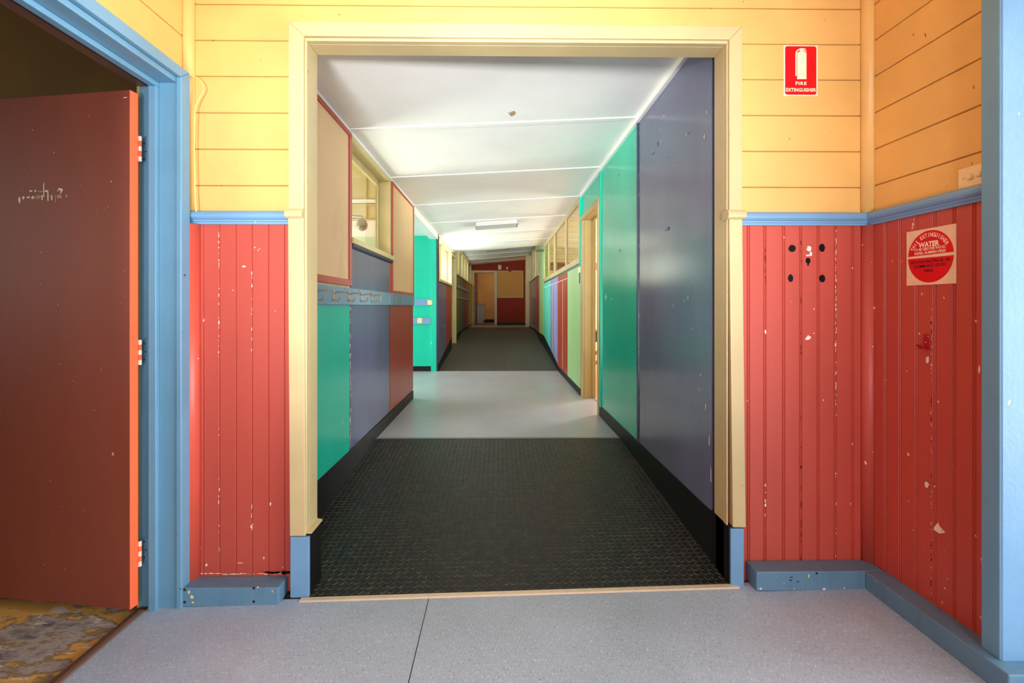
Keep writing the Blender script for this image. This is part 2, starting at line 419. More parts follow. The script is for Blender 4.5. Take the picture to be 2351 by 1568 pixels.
# wear on the yellow boards
for px, py, w, h in ((1812, 318, 4, 7), (1908, 305, 4, 3), (1893, 47, 3, 4), (1744, 154, 2, 4), (1820, 100, 4, 3), (778, 34, 10, 4)): fchip(px, py, w, h, RAWW, 7, .4)
wf = struct(m.build('wall_front', org=(0, D, 0)), 'yellow horizontal boards over red vertical boards around the wide corridor opening', 'wall')

# architrave of the corridor opening
tf = struct(empty('trim_1', (u(42), Y(.99), Z(-650))), 'cream painted frame around the corridor opening with blue plinth blocks', 'opening frame')
def post(X0, X1, a0, a1, t0, mt, nm, par=tf, bev=.003, dx=0):
    b = MB(); b.hexa([(u(X0 + dx), Y(t0), Z(a0)), (u(X1 + dx), Y(t0), Z(a0)), (u(X1 + dx), Y(1), Z(a0)), (u(X0 + dx), Y(1), Z(a0)),
            (u(X0), Y(t0), Z(a1)), (u(X1), Y(t0), Z(a1)), (u(X1), Y(1), Z(a1)), (u(X0), Y(1), Z(a1))], mt)
    return b.build(nm, par, bev)
AT = 637
# upper posts and head are mitred
b = MB(); b.prism([(-472, 199), (-438, 199), (-438, 605), (-472, AT)], lambda p, q, d: (u(p), d, Z(q)), Y(.98), Y(1), CREAM); b.build('architrave_post', tf, .003)
b = MB(); b.prism([(521.2, 199), (551, 199), (551, AT - 4), (521.2, 603)], lambda p, q, d: (u(p), d, Z(q)), Y(.98), Y(1), CREAM); b.build('architrave_post', tf, .003)
b = MB(); b.prism([(-472, AT), (-438, 605), (521.2, 603), (551, AT - 4)], lambda p, q, d: (u(p), d, Z(q)), Y(.98), Y(1), CREAM); b.build('architrave_head', tf, .003)
post(-473, -438, -516, 202, .98, CREAM, 'lower_post', dx=4); post(521.2, 551, -502, 202, .98, CREAM, 'lower_post', dx=8)
def dado_profile():
    return [(0, DADO_B), (.010, DADO_B), (.012, DADO_B + 5), (.016, DADO_B + 6), (.017, DADO_B + 10), (.024, DADO_B + 11), (.031, DADO_B + 15), (.033, DADO_B + 20), (.030, DADO_B + 25), (.022, DADO_T), (0, DADO_T)]
def capblk(X0, X1):
    b = MB(); b.prism([(-(p + .035), q + 3) for p, q in dado_profile() if q >= DADO_B + 10] + [(0, DADO_T + 3), (0, DADO_B + 13)][:0], lambda p, q, d: (d, D + p, Z(q)), u(X0), u(X1), CREAM)
    return b
for X0, X1 in ((-476, -437), (514, 555)):
    b = MB(); b.prism([(-.052, 196), (-.062, 199), (-.064, 204), (-.061, 210), (-.052, 216), (0, 216), (0, 196)], lambda p, q, d: (d, D + p, Z(q)), u(X0), u(X1), CREAM); b.build('post_cap', tf, .001)
# bead and lining
b = MB(); b.ub(-437.9, OL, .986, .9998, -512, OT, CREAM); b.ub(OR_, OR_ + 3.1, .986, .9998, -500, OT, CREAM); b.ub(-437.9, OR_ + 3.1, .986, .9998, OT, OT + 7, CREAM); b.build('inner_bead', tf, .002)
b = MB(); b.ub(OL - 10, OL, 1.0, BACKW, -509, OT + 10, CREAM); b.build('jamb_lining', tf, .002)
b = MB(); b.ub(OR_, OR_ + 10, 1.0, BACKW, -498, OT + 10, CREAM); b.build('jamb_lining', tf, .002)
b = MB(); b.ub(OL, OR_, 1.0, BACKW, OT, OT + 10, CREAM); b.build('head_lining', tf, .002)
b = MB(); b.ub(-467, -425.5, .978, 1.0, -hfl(-446), -517, BLUE); part(b.build('plinth_block', tf, .003), 'blue plinth block')
b = MB(); b.ub(523, 553, .977, 1.0, -hfl(538) - 1, -504, BLUE); part(b.build('plinth_block', tf, .003), 'blue plinth block')

b = MB(); b.prism([(-437, -512), (-421, -512), (-421, -508), (-437, -505)], lambda p, q, d: (u(p), d, Z(q)), Y(.983), Y(BACKW), CREAM); b.build('skirting_ledge', tf, .001)
# dado rails
def dado_front(X0, X1):
    b = MB(); b.prism([(-p, q) for p, q in dado_profile()], lambda p, q, d: (d, D + p, Z(q)), u(X0), u(X1), BLUE); return b
struct(dado_front(-703, -476).build('trim_2'), 'blue dado rail left of the corridor opening', 'dado rail')
struct(dado_front(555, XR - 8).build('trim_3'), 'blue dado rail right of the corridor opening under the extinguisher sign', 'dado rail')
b = MB(); b.prism([(-p, q) for p, q in dado_profile()], lambda p, q, d: (u(XR) + p, d, Z(q)), Y(.725), Y(1.0), BLUE)
struct(b.build('trim_4'), 'blue dado rail on the right-hand wall under the light switch', 'dado rail')

# skirtings of the vestibule
def skirt(poly_h, fn, d0, d1, nm, lab, extra=None):
    b = MB(); b.prism(poly_h, fn, d0, d1, BLUED)
    if extra: extra(b)
    return struct(b.build(nm, bevel=.004), lab, 'skirting')
def sk_l(b):
    f = lambda x, z, d: (x, Y(.958) + d, z)
    for px, py in ((424, 1354), (424, 1382), (583, 1350), (583, 1381)):
        X, a = on_y(px, py, .958); b.chip(f, u(X), Z(a), .006, .006, RUST, 10, .1)
        b.chip(f, u(X), Z(a), .003, .003, HOLE, 8, .1, -.0014)
    for px, py, w, h in ((434, 1359, 6, 7), (441, 1370, 7, 8), (443, 1383, 6, 4), (592, 1348, 5, 4)):
        X, a = on_y(px, py, .958); b.chip(f, u(X), Z(a), u(w / 2), u(h / 2), CABLE, 9, .25)
skirt([(Y(.958), Z(-hfl(-600) - 1)), (Y(1), Z(-hfl(-600) - 1)), (Y(1), Z(-616)), (Y(.958), Z(-616))], lambda p, q, d: (d, p, q), u(-703), u(-482), 'baseboard_left', 'blue boxed skirting under the red boards left of the opening', sk_l)
def sk_f(b):
    f = lambda x, z, d: (x, Y(.956) + d, z)
    for px, py, w, h in ((1746, 1351, 6, 4), (1892, 1352, 7, 5), (1938, 1350, 4, 3), (1817, 1325, 8, 2), (1815, 1332, 9, 2), (1832, 1335, 6, 3), (1875, 1316, 6, 4), (1800, 1339, 2, 2)):
        X, a = on_y(px, py, .956); b.chip(f, u(X), Z(a), u(w / 2), u(h / 2), SPARE if px in (1746, 1892, 1938, 1800) else HOLE, 9, .3)
skirt([(Y(.956), Z(-hfl(690) - 1)), (Y(1), Z(-hfl(690) - 1)), (Y(1), Z(-588)), (Y(.956), Z(-588))], lambda p, q, d: (d, p, q), u(569), u(XR - 2), 'baseboard_front', 'blue boxed skirting under the red boards right of the opening', sk_f)
skirt([(u(811), Z(-hfl(830) - 1)), (u(XR + 20), Z(-hfl(830) - 1)), (u(XR + 20), Z(-588)), (u(811), Z(-588))], lambda p, q, d: (p, d, q), Y(.684), Y(.9555), 'baseboard_right', 'blue boxed skirting along the right-hand wall ending at the blue post')

# corner quads
def quad(cx, cy, sx, r, a0, a1, mt, nm, lab):
    pts = [(0, 0)] + [(r * math.cos(math.radians(x)), r * math.sin(math.radians(x))) for x in range(0, 91, 10)]
    # concave inside corner filled by a convex quarter round
    b = MB(); b.prism([(cx + sx * p, cy - q) for p, q in pts], lambda p, q, d: (p, q, d), Z(a0), Z(a1), mt, True)
    return struct(b.build(nm), lab, 'corner trim')
quad(u(XL), D, 1, .056, -622, DADO_B - 1, REDQ, 'trim_5', 'salmon red quarter-round corner bead beside the blue door frame')
quad(u(XL), D, 1, .034, DADO_T, 1010, YEL, 'trim_6', 'yellow corner bead above the dado rail beside the blue door frame')
quad(u(XR), D, -1, .034, -588, DADO_B, RED, 'trim_7', 'red corner bead between the front and right-hand walls')
quad(u(XR), D, -1, .036, DADO_T, 1010, YEL, 'trim_8', 'yellow corner bead between the front and right-hand walls')

# ------------------------------------------------------------------ right wall of the vestibule
m = MB()
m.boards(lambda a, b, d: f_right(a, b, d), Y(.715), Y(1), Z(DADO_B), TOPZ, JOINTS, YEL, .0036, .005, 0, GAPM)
gy = [Y(on_x(p, 900, XR)[0]) for p in (2031, 2064.5, 2102, 2143, 2188, 2234)]
m.boards(lambda a, b, d: f_right(b, a, d), Z(-665), Z(DADO_B + 4), Y(.715), Y(1), gy, RED, .0034, .005, .0085)
m.box(u(XR) + .008, u(XR) + .12, Y(.715), Y(1.04), Z(-670), TOPZ, CREAMD)
m.box(u(XR), u(XR) + .12, Y(-1.3), Y(.715), Z(640), TOPZ, YEL)
def rchip(px, py, w, h, mt, n=9, jag=.3, d=-.0008):
    t, a = on_x(px, py, XR); k = t
    m.chip(f_right, Y(t), Z(a), u(w / 2 * k * .9), u(h / 2 * k), mt, n, jag, d)
for px, py, w, h in ((2130, 826, 12, 17), (2128, 1113, 13, 15), (2146, 1117, 6, 4), (2249, 849, 6, 18), (2087, 1151, 3, 3), (2163, 1218, 3, 3), (2139, 838, 3, 8), (2140, 560, 3, 12), (2049, 599, 3, 4), (2117, 674, 5, 3), (2175, 1329, 2, 5)):
    rchip(px, py, w, h, SPARE)
tA = [on_x(px, py, XR) for px, py in ((2145, 1210), (2154, 1199), (2158, 1208), (2171, 1223), (2157, 1225), (2144, 1216))]
m.add([f_right(Y(t), Z(a), -.0008) for t, a in tA], [tuple(range(6))], SPARE)
y = 512
while y < 1370:
    y += random.expovariate(.09)
    if not (515 < y < 655): rchip(2138.5 + random.uniform(-.8, .8), y, random.uniform(1, 2.6), random.uniform(2, 9), random.choice([SPARE, SPARE, HOLE]), 7)
struct(m.build('wall_right', org=(u(XR), Y(.8), 0)), 'yellow boards over red boards on the right-hand wall beside the blue post', 'wall')

# blue entrance frame at the far right
e = struct(empty('door_2', (u(850), Y(.7), Z(-628))), 'blue painted entrance door frame standing at the right edge', 'door frame')
cf, cn = on_x(2252, 700, 830)[0], on_x(2297, 700, 830)[0]
b = MB(); b.ub(830, XR + 2, cn + .001, cf, -588, 900, BLUEF); b.build('casing', e, .003)
b = MB(); b.ub(833, XR + 400, cn, cn + .02, -640, 900, BLUE); b.build('jamb', e, .003)

# ------------------------------------------------------------------ left wall and door of the vestibule
m = MB()
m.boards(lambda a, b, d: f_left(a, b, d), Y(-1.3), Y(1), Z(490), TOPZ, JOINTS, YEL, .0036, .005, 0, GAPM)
m.box(u(XL) - .1, u(XL) - .008, Y(-1.3), Y(1.04), Z(535), TOPZ, CREAMD)
m.box(u(XL) - .1, u(XL) - .002, Y(.971), Y(1.04), Z(-670), Z(535), CREAMD)
m.box(u(XL) - .1, u(XL) - .002, Y(-1.3), Y(.45), Z(-670), Z(535), RED)
struct(m.build('wall_left', org=(u(XL), Y(.8), 0)), 'yellow boards above the blue door frame on the left', 'wall')
df = struct(empty('door_3', (u(XL), Y(.9), Z(-660))), 'blue painted door frame around the open brown door', 'door frame')
HD = 487         # head of the clear opening
b = MB(); b.prism([(.981, -660), (.9535, -660), (.9535, 497), (.981, 519)], lambda p, q, d: (d, Y(p), Z(q)), u(-702), u(-690), BLUEF); b.build('casing_post', df, .004)
b = MB(); b.prism([(.981, 519), (.9535, 497), (.35, 499), (.35, 531)], lambda p, q, d: (d, Y(p), Z(q)), u(-702), u(-690), BLUEF); b.build('casing_head', df, .004)
b = MB(); b.prism([(.972, -660), (.958, -660), (.958, 500), (.972, 512)], lambda p, q, d: (d, Y(p), Z(q)), u(XL - 2), u(-702.2), BLUEF)
b.prism([(.972, 512), (.958, 500), (.35, 500), (.35, 520)], lambda p, q, d: (d, Y(p), Z(q)), u(XL - 2), u(-702.2), BLUEF); b.build('casing_backing', df)
b = MB(); b.ub(-702.2, -765, .9575, .9705, -660, 499, BLUEF); b.ub(-765, -792, .963, .9705, -660, 499, BLUEF); b.ub(-702.2, -792, .35, .9574, 486, 499, BLUEF); b.build('jamb', df, .002)
b = MB(); b.ub(-740, -757, .9475, .9574, -660, 475, BLUEF); b.ub(-740, -757, .35, .9574, 475, 485.9, BLUEF); b.build('door_stop', df, .003)
b = MB(); b.ub(-786, -792, .9615, .964, -660, 480, RAWW); b.ub(-770, -792, .35, .9629, 480, 485.9, BRONZE); b.build('bare_edge', df)

# the open leaf
PH = math.radians(8.5)
hx, hy = u(-775), Y(.944)
ca, sa = math.cos(PH), math.sin(PH)
LEAF = 820 * .001
def leaf(p, q, z):       # p along the leaf from the hinge, q through its thickness toward the camera
    return (hx - ca * p - sa * q, hy + sa * p - ca * q, z)
TH = .037
dl = struct(empty('door_1', (hx, hy, Z(-650))), 'brown red flush door standing open at the left with scraped-off sign marks', 'door')
z0, z1 = Z(-641), Z(455)
b = MB()
P = [leaf(0, 0, z0), leaf(LEAF, 0, z0), leaf(LEAF, TH, z0), leaf(0, TH, z0), leaf(0, 0, z1), leaf(LEAF, 0, z1), leaf(LEAF, TH, z1), leaf(0, TH, z1)]
b.hexa(P, DOORB)
fd = lambda p, z, d: leaf(p, TH - d, z)
def on_leaf(px, py):
    d = ray(px, py); o = Vector(leaf(0, TH, 0)); nx, ny = -sa, -ca
    k = (o[0] * nx + o[1] * ny) / (d[0] * nx + d[1] * ny)
    X, Yy, Zz = d[0] * k, d[1] * k, CZ + d[2] * k
    return (-(X - o[0]) * ca + (Yy - o[1]) * sa, Zz)
rg = random.Random(3)
for (x0, x1, y0, y1) in ((43, 47, 453, 465), (52, 57, 451, 458), (62, 66, 451, 455), (66, 69, 451, 456), (72, 80, 451, 457), (78, 84, 450, 456), (84, 93, 449, 456), (95, 103, 449, 451), (95.5, 98.5, 449, 458),
                         (100, 102, 423, 450), (109.5, 112, 436, 460), (114, 122, 448, 452), (118, 120.5, 448, 461), (127, 129, 447, 463), (131, 141, 448, 455), (151, 155, 447, 454), (68, 74, 437, 440), (80, 83, 436, 441), (87, 100, 438.5, 440.5), (103, 112, 437, 441), (131, 136, 437, 440), (134, 140, 432.5, 436), (139, 141, 436, 446), (141, 145, 433, 439), (50, 51.5, 436.5, 438)):
    p0, a0 = on_leaf(x0, y0); p1, a1 = on_leaf(x1, y1)
    b.chip(fd, (p0 + p1) / 2, (a0 + a1) / 2, abs(p1 - p0) * .62, abs(a1 - a0) * .62, SPARE if rg.random() < .7 else RAWW, 8, .28, -.0008, rg.random())
for k in range(26):
    p, z = rg.uniform(.0, .5), rg.uniform(z0 + .1, z1 - .1)
    b.chip(fd, p, z, rg.uniform(.0006, .0022), rg.uniform(.0008, .003), SPARE, 6, .3, -.0006, rg.random())
b.chip(fd, .02, z1 - .03, .01, .002, SPARE, 7, .4)
lf = b.build('leaf_panel', dl, .002)
b = MB(); q = .0006
b.hexa([leaf(-q, .001, z0 + .001), leaf(-q, TH - .001, z0 + .001), leaf(.0004, TH - .001, z0 + .001), leaf(.0004, .001, z0 + .001)] + [leaf(-q, .001, z1 - .001), leaf(-q, TH - .001, z1 - .001), leaf(.0004, TH - .001, z1 - .001), leaf(.0004, .001, z1 - .001)], DOORLIT)
part(b.build('leaf_edge', dl), 'hinge edge coloured brighter orange red as if lit')
for py in (345, 808, 1266):
    zc = on_x(322, py, -779)[1]
    h = MB(); zz = Z(zc) - .05
    for i in range(5):
        h.cyl((hx + .004, hy + .004, zz + .02 * i + .0006), (0, 0, 1), .0062, .0188, DOORLIT if i % 2 else SPARE, 12)
    kn = h.build('hinge', dl)
    pl = MB(); pl.box(u(-782), u(-768), Y(.9618), Y(.9632), zz, zz + .1, BLUEF); part(pl.build('hinge_plate', kn), 'blue painted hinge plate')
    for j, dx in ((.018, 0), (.05, .006), (.082, 0)): MB().cyl((u(-776) + dx, Y(.9618), zz + j), (0, -1, 0), .0032, .001, RUST, 10).build('hinge_screw', kn)

# painted cable hanging beside the frame
pc = []
for px, py in ((424, 176), (440, 175), (454, 180), (466, 196), (466, 210), (456, 228), (449, 246), (447, 270), (446, 330), (447, 400), (448, 450), (450, 486)):
    X, a = on_y(px, py, .985); pc.append((u(X), Y(.985), Z(a)))
def smooth(pts, n=6):
    out = []; P = [Vector(p) for p in pts]
    for i in range(len(P) - 1):
        p0, p1, p2, p3 = P[max(i - 1, 0)], P[i], P[i + 1], P[min(i + 2, len(P) - 1)]
        for k in range(n):
            t = k / n
            out.append(.5 * ((2 * p1) + (p2 - p0) * t + (2 * p0 - 5 * p1 + 4 * p2 - p3) * t * t + (3 * p1 - p0 - 3 * p2 + p3) * t ** 3))
    out.append(P[-1]); return out
tag(MB().tube(smooth(pc), .0028, CABLE, 8).build('cable'), 'thin yellow painted cable looping from the corner bead beside the blue door frame', 'cable')

# ------------------------------------------------------------------ vestibule ceiling and back wall
struct(MB().ub(XL - 54, 1500, -1.3, 1.04, 1010, 1030, WHITE).build('ceiling'), 'plain white ceiling above the yellow boards', 'ceiling')
b = MB(); b.ub(XL - 40, -560, -1.36, -1.3, -680, 1010, WHITE); b.ub(640, 900, -1.36, -1.3, -680, 1010, WHITE); b.ub(-560, 640, -1.36, -1.3, 560, 1010, WHITE)  # opening in this unseen wall is invented to let fill light in
struct(b.build('wall_back'), 'pale unseen back wall with an opening added for the fill lamps', 'wall')

# ------------------------------------------------------------------ floors
FL = struct(empty('floor', (0, Y(.6), Z(-660))), 'grey vinyl and black studded rubber floor running from the entrance down the corridor', 'floor')
def sheet(pts_top, th, mt):
    b = MB(); n = len(pts_top)
    return b.hexa([(x, y, z - th) for x, y, z in pts_top] + pts_top, mt)
fz = lambda X: Z(-hfl(X))
b = sheet([(u(-766), Y(-1.3), fz(-766)), (u(1500), Y(-1.3), fz(1500)), (u(1500), Y(.99), fz(1500)), (u(-766), Y(.99), fz(-766))], .03, VINYL)
b.add([(u(-156.5), Y(.4), fz(-156) + .0004), (u(-154.5), Y(.4), fz(-156) + .0004), (u(-154.8), Y(.972), fz(-156) + .0004), (u(-156.2), Y(.972), fz(-156) + .0004)], [(0, 1, 2, 3)], HOLE)
part(b.build('vinyl_sheet', FL), 'flecked grey vinyl with one dark seam')
def studded(tpts, zfun, X0, X1, mt, ms, mtop, pitch, r, h, n, skip=0.0):
    b = MB(); N = len(tpts); M = 8
    vs = []; fs = []
    for i in range(N):
        for k in range(M + 1):
            X = X0 + (X1 - X0) * k / M; vs.append((u(X), Y(tpts[i]), Z(-zfun(X, tpts[i]))))
    for i in range(N - 1):
        for k in range(M): fs.append((i * (M + 1) + k, i * (M + 1) + k + 1, (i + 1) * (M + 1) + k + 1, (i + 1) * (M + 1) + k))
    b.add(vs, fs, mt)
    b.add([(v[0], v[1], v[2] - .03) for v in vs], fs, mt)
    sv = []; sf = []; tf_ = []
    cs = [(math.cos(2 * math.pi * k / n), math.sin(2 * math.pi * k / n)) for k in range(n)]
    t = tpts[0] + pitch / F
    while t < tpts[-1] - .3 * pitch / F:
        X = X0 + pitch * .7
        while X < X1 - pitch * .5:
            z = Z(-zfun(X, t)); o = len(sv); dzt = (Z(-zfun(X, t + .01)) - z) / (Y(.01))
            for rr, hh in ((r, 0.0), (r * .86, h)):
                for c, s_ in cs: sv.append((u(X + rr * c), Y(t) + u(rr * s_), z + u(rr * s_) * dzt + hh))
            for k in range(n): sf.append((o + k, o + (k + 1) % n, o + n + (k + 1) % n, o + n + k))
            tf_.append(tuple(o + n + k for k in range(n)))
            X += pitch
        t += pitch / F
    o = len(b.v); b.v += sv; i1, i2 = b.mi(ms), b.mi(mtop)
    for f in sf: b.f.append(tuple(o + k for k in f)); b.fm.append(i1); b.sm.append(False)
    for f in tf_: b.f.append(tuple(o + k for k in f)); b.fm.append(i2); b.sm.append(False)
    return b
def zA(X, t):
    k = (t - .975) / (1.885 - .975); return hfl(X) * (1 - k) + H2 * k
b = studded([.975, 1.2, 1.5, 1.885], zA, CL - 4, CR + 4, RUB, RUBS, RUBT, 17.4, 7.2, .0016, 14)
b.add([(u(-11), Y(t), Z(-zA(-11, t)) + .0018) for t in (.975, 1.885)] + [(u(-9.6), Y(t), Z(-zA(-11, t)) + .0018) for t in (1.885, .975)], [(0, 1, 2, 3)], HOLE)
part(b.build('studded_ramp', FL), 'black studded rubber ramp just inside the opening')
b = sheet([(u(CL - 1200), Y(1.885), Z(-H2)), (u(CR + 75), Y(1.885), Z(-H2)), (u(CR + 75), Y(3.807), Z(-H2)), (u(CL - 1200), Y(3.807), Z(-H2))], .03, VINYLB)
part(b.build('vinyl_sheet', FL), 'worn grey vinyl between the two ramps')
zC = lambda X, t: rampC(t)
b = studded([3.807, 4.93, 5.32, 6.3], zC, CL - 60, CR + 4, RUB2, RUB2S, RUB2, 17.4, 7.0, .0016, 7)
part(b.build('studded_ramp', FL), 'worn black studded ramp further down the corridor')
b = sheet([(u(CL - 4), Y(6.3), Z(-H3)), (u(CR + 4), Y(6.3), Z(-H3)), (u(CR + 4), Y(7.45), Z(-H3)), (u(CL - 4), Y(7.45), Z(-H3))], .03, RUB2)
part(b.build('rubber_sheet', FL), 'flat dark landing at the far end')
b = sheet([(u(CL - 4), Y(7.45), Z(-H3)), (u(CR + 4), Y(7.45), Z(-H3)), (u(CR + 4), Y(8.4), Z(-H3)), (u(CL - 4), Y(8.4), Z(-H3))], .03, VINYLL)
part(b.build('vinyl_sheet', FL), 'pale floor in front of the end wall')
b = sheet([(u(-700), Y(8.4), Z(-H3)), (u(300), Y(8.4), Z(-H3)), (u(300), Y(9.9), Z(-H3)), (u(-700), Y(9.9), Z(-H3))], .03, BROWNW)
part(b.build('brown_sheet', FL), 'dim brown floor of the room beyond the end door')
b = sheet([(u(CR + 75), Y(1.7), Z(-H2)), (u(CR + 2400), Y(1.7), Z(-H2)), (u(CR + 2400), Y(5.3), Z(-H2)), (u(CR + 75), Y(5.3), Z(-H2))], .03, TIMBER)
part(b.build('timber_boards', FL), 'orange pine boards of the room on the right')
b = sheet([(u(-2900), Y(-.6), Z(-668)), (u(-762), Y(-.6), Z(-668)), (u(-762), Y(1.34), Z(-668)), (u(-2900), Y(1.34), Z(-668))], .03, STAIN)
part(b.build('concrete_slab', FL), 'stained ochre and grey floor of the room on the left')
# edge strips
b = MB(); b.hexa([(u(-441), Y(.962), fz(-441)), (u(540), Y(.968), fz(534)), (u(540), Y(.982), fz(534)), (u(-441), Y(.976), fz(-441)), (u(-441), Y(.965), fz(-441) + .005), (u(540), Y(.971), fz(534) + .005), (u(540), Y(.982), fz(534) + .006), (u(-441), Y(.976), fz(-441) + .006)], ALU)
struct(b.build('trim_9', bevel=.002), 'cream metal edge strip across the floor at the corridor opening', 'floor strip')
b = MB(); b.prism([(-784, -664), (-764, -658), (-766, -655.5), (-772, -654), (-784, -656)], lambda p, q, d: (u(p), d, Z(q)), Y(.3), Y(.948), BRONZE)
struct(b.build('trim_10'), 'bronze floor strip between the grey vinyl and the stained floor', 'floor strip')
b = MB(); b.ub(CL, CR, 1.876, 1.893, -H2 - 3, -H2 + 1.6, GREYT)
for k in range(14): b.cyl((u(CL + 40 + k * 75), Y(1.884), Z(-H2 + 1.6)), (0, 0, 1), .003, .0006, HOLE, 8)
struct(b.build('trim_11'), 'grey screwed metal strip at the top of the first ramp', 'floor strip')
struct(MB().ub(CL, CR, 3.795, 3.812, -H2 - 3, -H2 + 1.2, GREYT).build('trim_12'), 'grey metal strip at the foot of the second ramp', 'floor strip')
struct(MB().ub(CL + 4, 470, 7.44, 7.47, -H3 - 3, -H3 + 1.6, WHITEG).build('trim_13'), 'pale threshold strip at the far end of the corridor', 'floor strip')

# ------------------------------------------------------------------ corridor ceilings
def slope(b, fn, X0, X1, t0, t1, o0, o1, mt, sk=0.0):
    def P(X, t, o): return (u(X), Y(t + sk * (X / 530)), Z(fn(X) + o))
    b.hexa([P(X0, t0, o0), P(X1, t0, o0), P(X1, t1, o0), P(X0, t1, o0), P(X0, t0, o1), P(X1, t0, o1), P(X1, t1, o1), P(X0, t1, o1)], mt)
m = MB(); slope(m, cB, CL - 70, CR + 70, BACKW, 5.08, 0, 20, WHITE)
for t in (1.59, 2.17, 2.755, 3.34, 3.92, 4.5): slope(m, cB, CL, CR, t - .013, t + .013, -4, 1, WHITE, .035)
slope(m, cB, CL - 4, CR + 4, 5.06, 5.085, 0, 170, WHITEG)
slope(m, cB, CL, CL + 6, 1.04, 2.69, -13, 1, WHITEG); slope(m, cB, CR - 15, CR, 1.04, 2.75, -19, 1, WHITEG); slope(m, cB, CL, CL + 6, 3.82, 5.06, -13, 1, WHITEG)
cc = lambda x, y, d: (x, y, Z(cB(x / K)) + d)
X, a = 44, 0
pts = [(1166, 257), (1171, 259), (1174, 256), (1181, 254.5), (1184.5, 259), (1183.5, 262), (1178, 266), (1174, 267), (1171, 265)]
V = []
for px, py in pts:
    d = ray(px, py); k = (664.8 * K) / (d[2] - .0747 * d[0]); V.append((d[0] * k, d[1] * k, CZ + d[2] * k - .0008))
m.add(V, [tuple(range(9))], PATINA)
struct(m.build('ceiling', org=(0, Y(2.5), Z(640))), 'sloping white sheet ceiling with cross battens over the corridor', 'ceiling')
m = MB(); slope(m, cD, CL - 70, CR + 70, 5.06, 8.45, 0, 20, WHITE)
for t in (5.67, 6.25, 6.84, 7.42, 8.0): slope(m, cD, CL, CR, t - .011, t + .011, -5, 1, WHITEG, .03)
slope(m, cD, CL, CL + 10, 5.1, 8.35, -12, 1, WHITEG); slope(m, cD, CR - 10, CR, 5.1, 8.35, -12, 1, WHITEG)
struct(m.build('ceiling', org=(0, Y(6.8), Z(780))), 'higher white battened ceiling at the far end of the corridor', 'ceiling')

def ceil_light(X0, X1, t0, t1, fn, drop, lab):
    e = empty('ceiling_light', (u((X0 + X1) / 2), Y((t0 + t1) / 2), Z(fn((X0 + X1) / 2) - drop)))
    tag(e, lab, 'light', 'box ceiling lights')
    b = MB(); slope(b, fn, X0, X1, t0, t1, -5, 0, WHITEP); slope(b, fn, X0, X0 + 5, t0, t1, -drop, 0, GREYT); slope(b, fn, X1 - 5, X1, t0, t1, -drop, 0, GREYT)
    slope(b, fn, X0 + 5, X1 - 5, t0, t0 + .004, -drop, -drop + 4, GREYT); slope(b, fn, X0 + 5, X1 - 5, t1 - .004, t1, -drop, -drop + 4, GREYT); b.build('frame', e)
    b = MB(); slope(b, fn, X0 + 5, X1 - 5, t0 + .004, t1 - .004, -drop + 1.5, -5, DIFF); slope(b, fn, X0 + 5, X1 - 5, t0 + .001, t0 + .004, -drop + 4, -5, DIFF); b.build('diffuser', e)
ceil_light(-187, 148, 3.42, 3.58, cB, 30, 'nearer box ceiling light on the sloping corridor ceiling')
ceil_light(-190, 140, 6.12, 6.26, cD, 40, 'further ceiling light, a dark sliver past the ceiling step')

# ------------------------------------------------------------------ corridor: left wall
FZL = [(-hfl(CL)) - 5]
m = MB()
WT = 66
A0, A1, A2, A3 = 1.043, 1.563, 2.14, 2.69
m.ub(CL - WT, CL, A0, A1, -660, 640, CREAMD); m.ub(CL - WT, CL, A2, A3, -600, 640, BRICK); m.ub(CL - WT, CL, A1, A2, -640, 220, NAVYD)
w = struct(m.build('wall_corridor_left', org=(u(CL), Y(1.8), Z(-660))), 'corridor left wall of painted panels and pinboards before the side passage', 'wall')
def panel(par, X, sgn, t0, t1, a0, a1, mt, lab, th=3.0, nm='painted_panel', gap=.0012, joints=None, poly=None):
    b = MB()
    if poly: b.prism(poly, lambda p, q, d: (d, Y(p), Z(q)), u(X), u(X + sgn * th), mt)
    else: b.ub(X, X + sgn * th, t0 + gap, t1 - gap, a0, a1, mt)
    if joints:
        for j in joints: b.ub(X + sgn * th, X + sgn * (th + .6), j - .0035, j + .0035, a0 + 20, a1 - 52, SPAREW)
    return part(b.build(nm, par), lab)
SKA = -512
panel(w, CL, 1, A0, 1.554, SKA, 4, TEAL, 'teal green panel')
panel(w, CL, 1, 1.554, 2.115, SKA, 3, NAVY, 'slate blue lower panel'); panel(w, CL, 1, 1.563, 2.115, 60, 206, NAVY, 'slate blue panel under the window')
panel(w, CL, 1, 2.122, A3, SKA, 2, BRICK, 'brick red panel')
panel(w, CL, 1, 2.112, 2.142, 60, 215, PINE, 'red strip', 4)
b = MB()
for k in range(60):
    b.chip(lambda y, z, d: (u(CL + 3.6) - d, y, z), Y(1.554 + random.uniform(-.004, .004)), Z(random.uniform(-500, 0)), random.uniform(.002, .006), random.uniform(.004, .02), SPAREW, 7, .35)
for k in range(34):
    b.chip(lambda y, z, d: (u(CL + 3.6) - d, y, z), Y(2.116 + random.uniform(-.003, .003)), Z(random.uniform(-500, 0)), .003, random.uniform(.004, .02), PLUM, 7, .35)
b.ub(CL + .5, CL + 3.4, 1.550, 1.558, SKA, 3, NAVYD); b.build('joint_strip', w)
struct(MB().prism([(A0, -655), (1.885, -H2 - 4), (A3, -H2 - 4), (A3, -522), (A0, -508)], lambda p, q, d: (d, Y(p), Z(q)), u(CL), u(CL + 5), BLACKV).build('baseboard_corridor_left'), 'black vinyl skirting along the left foot of the first ramp', 'skirting')
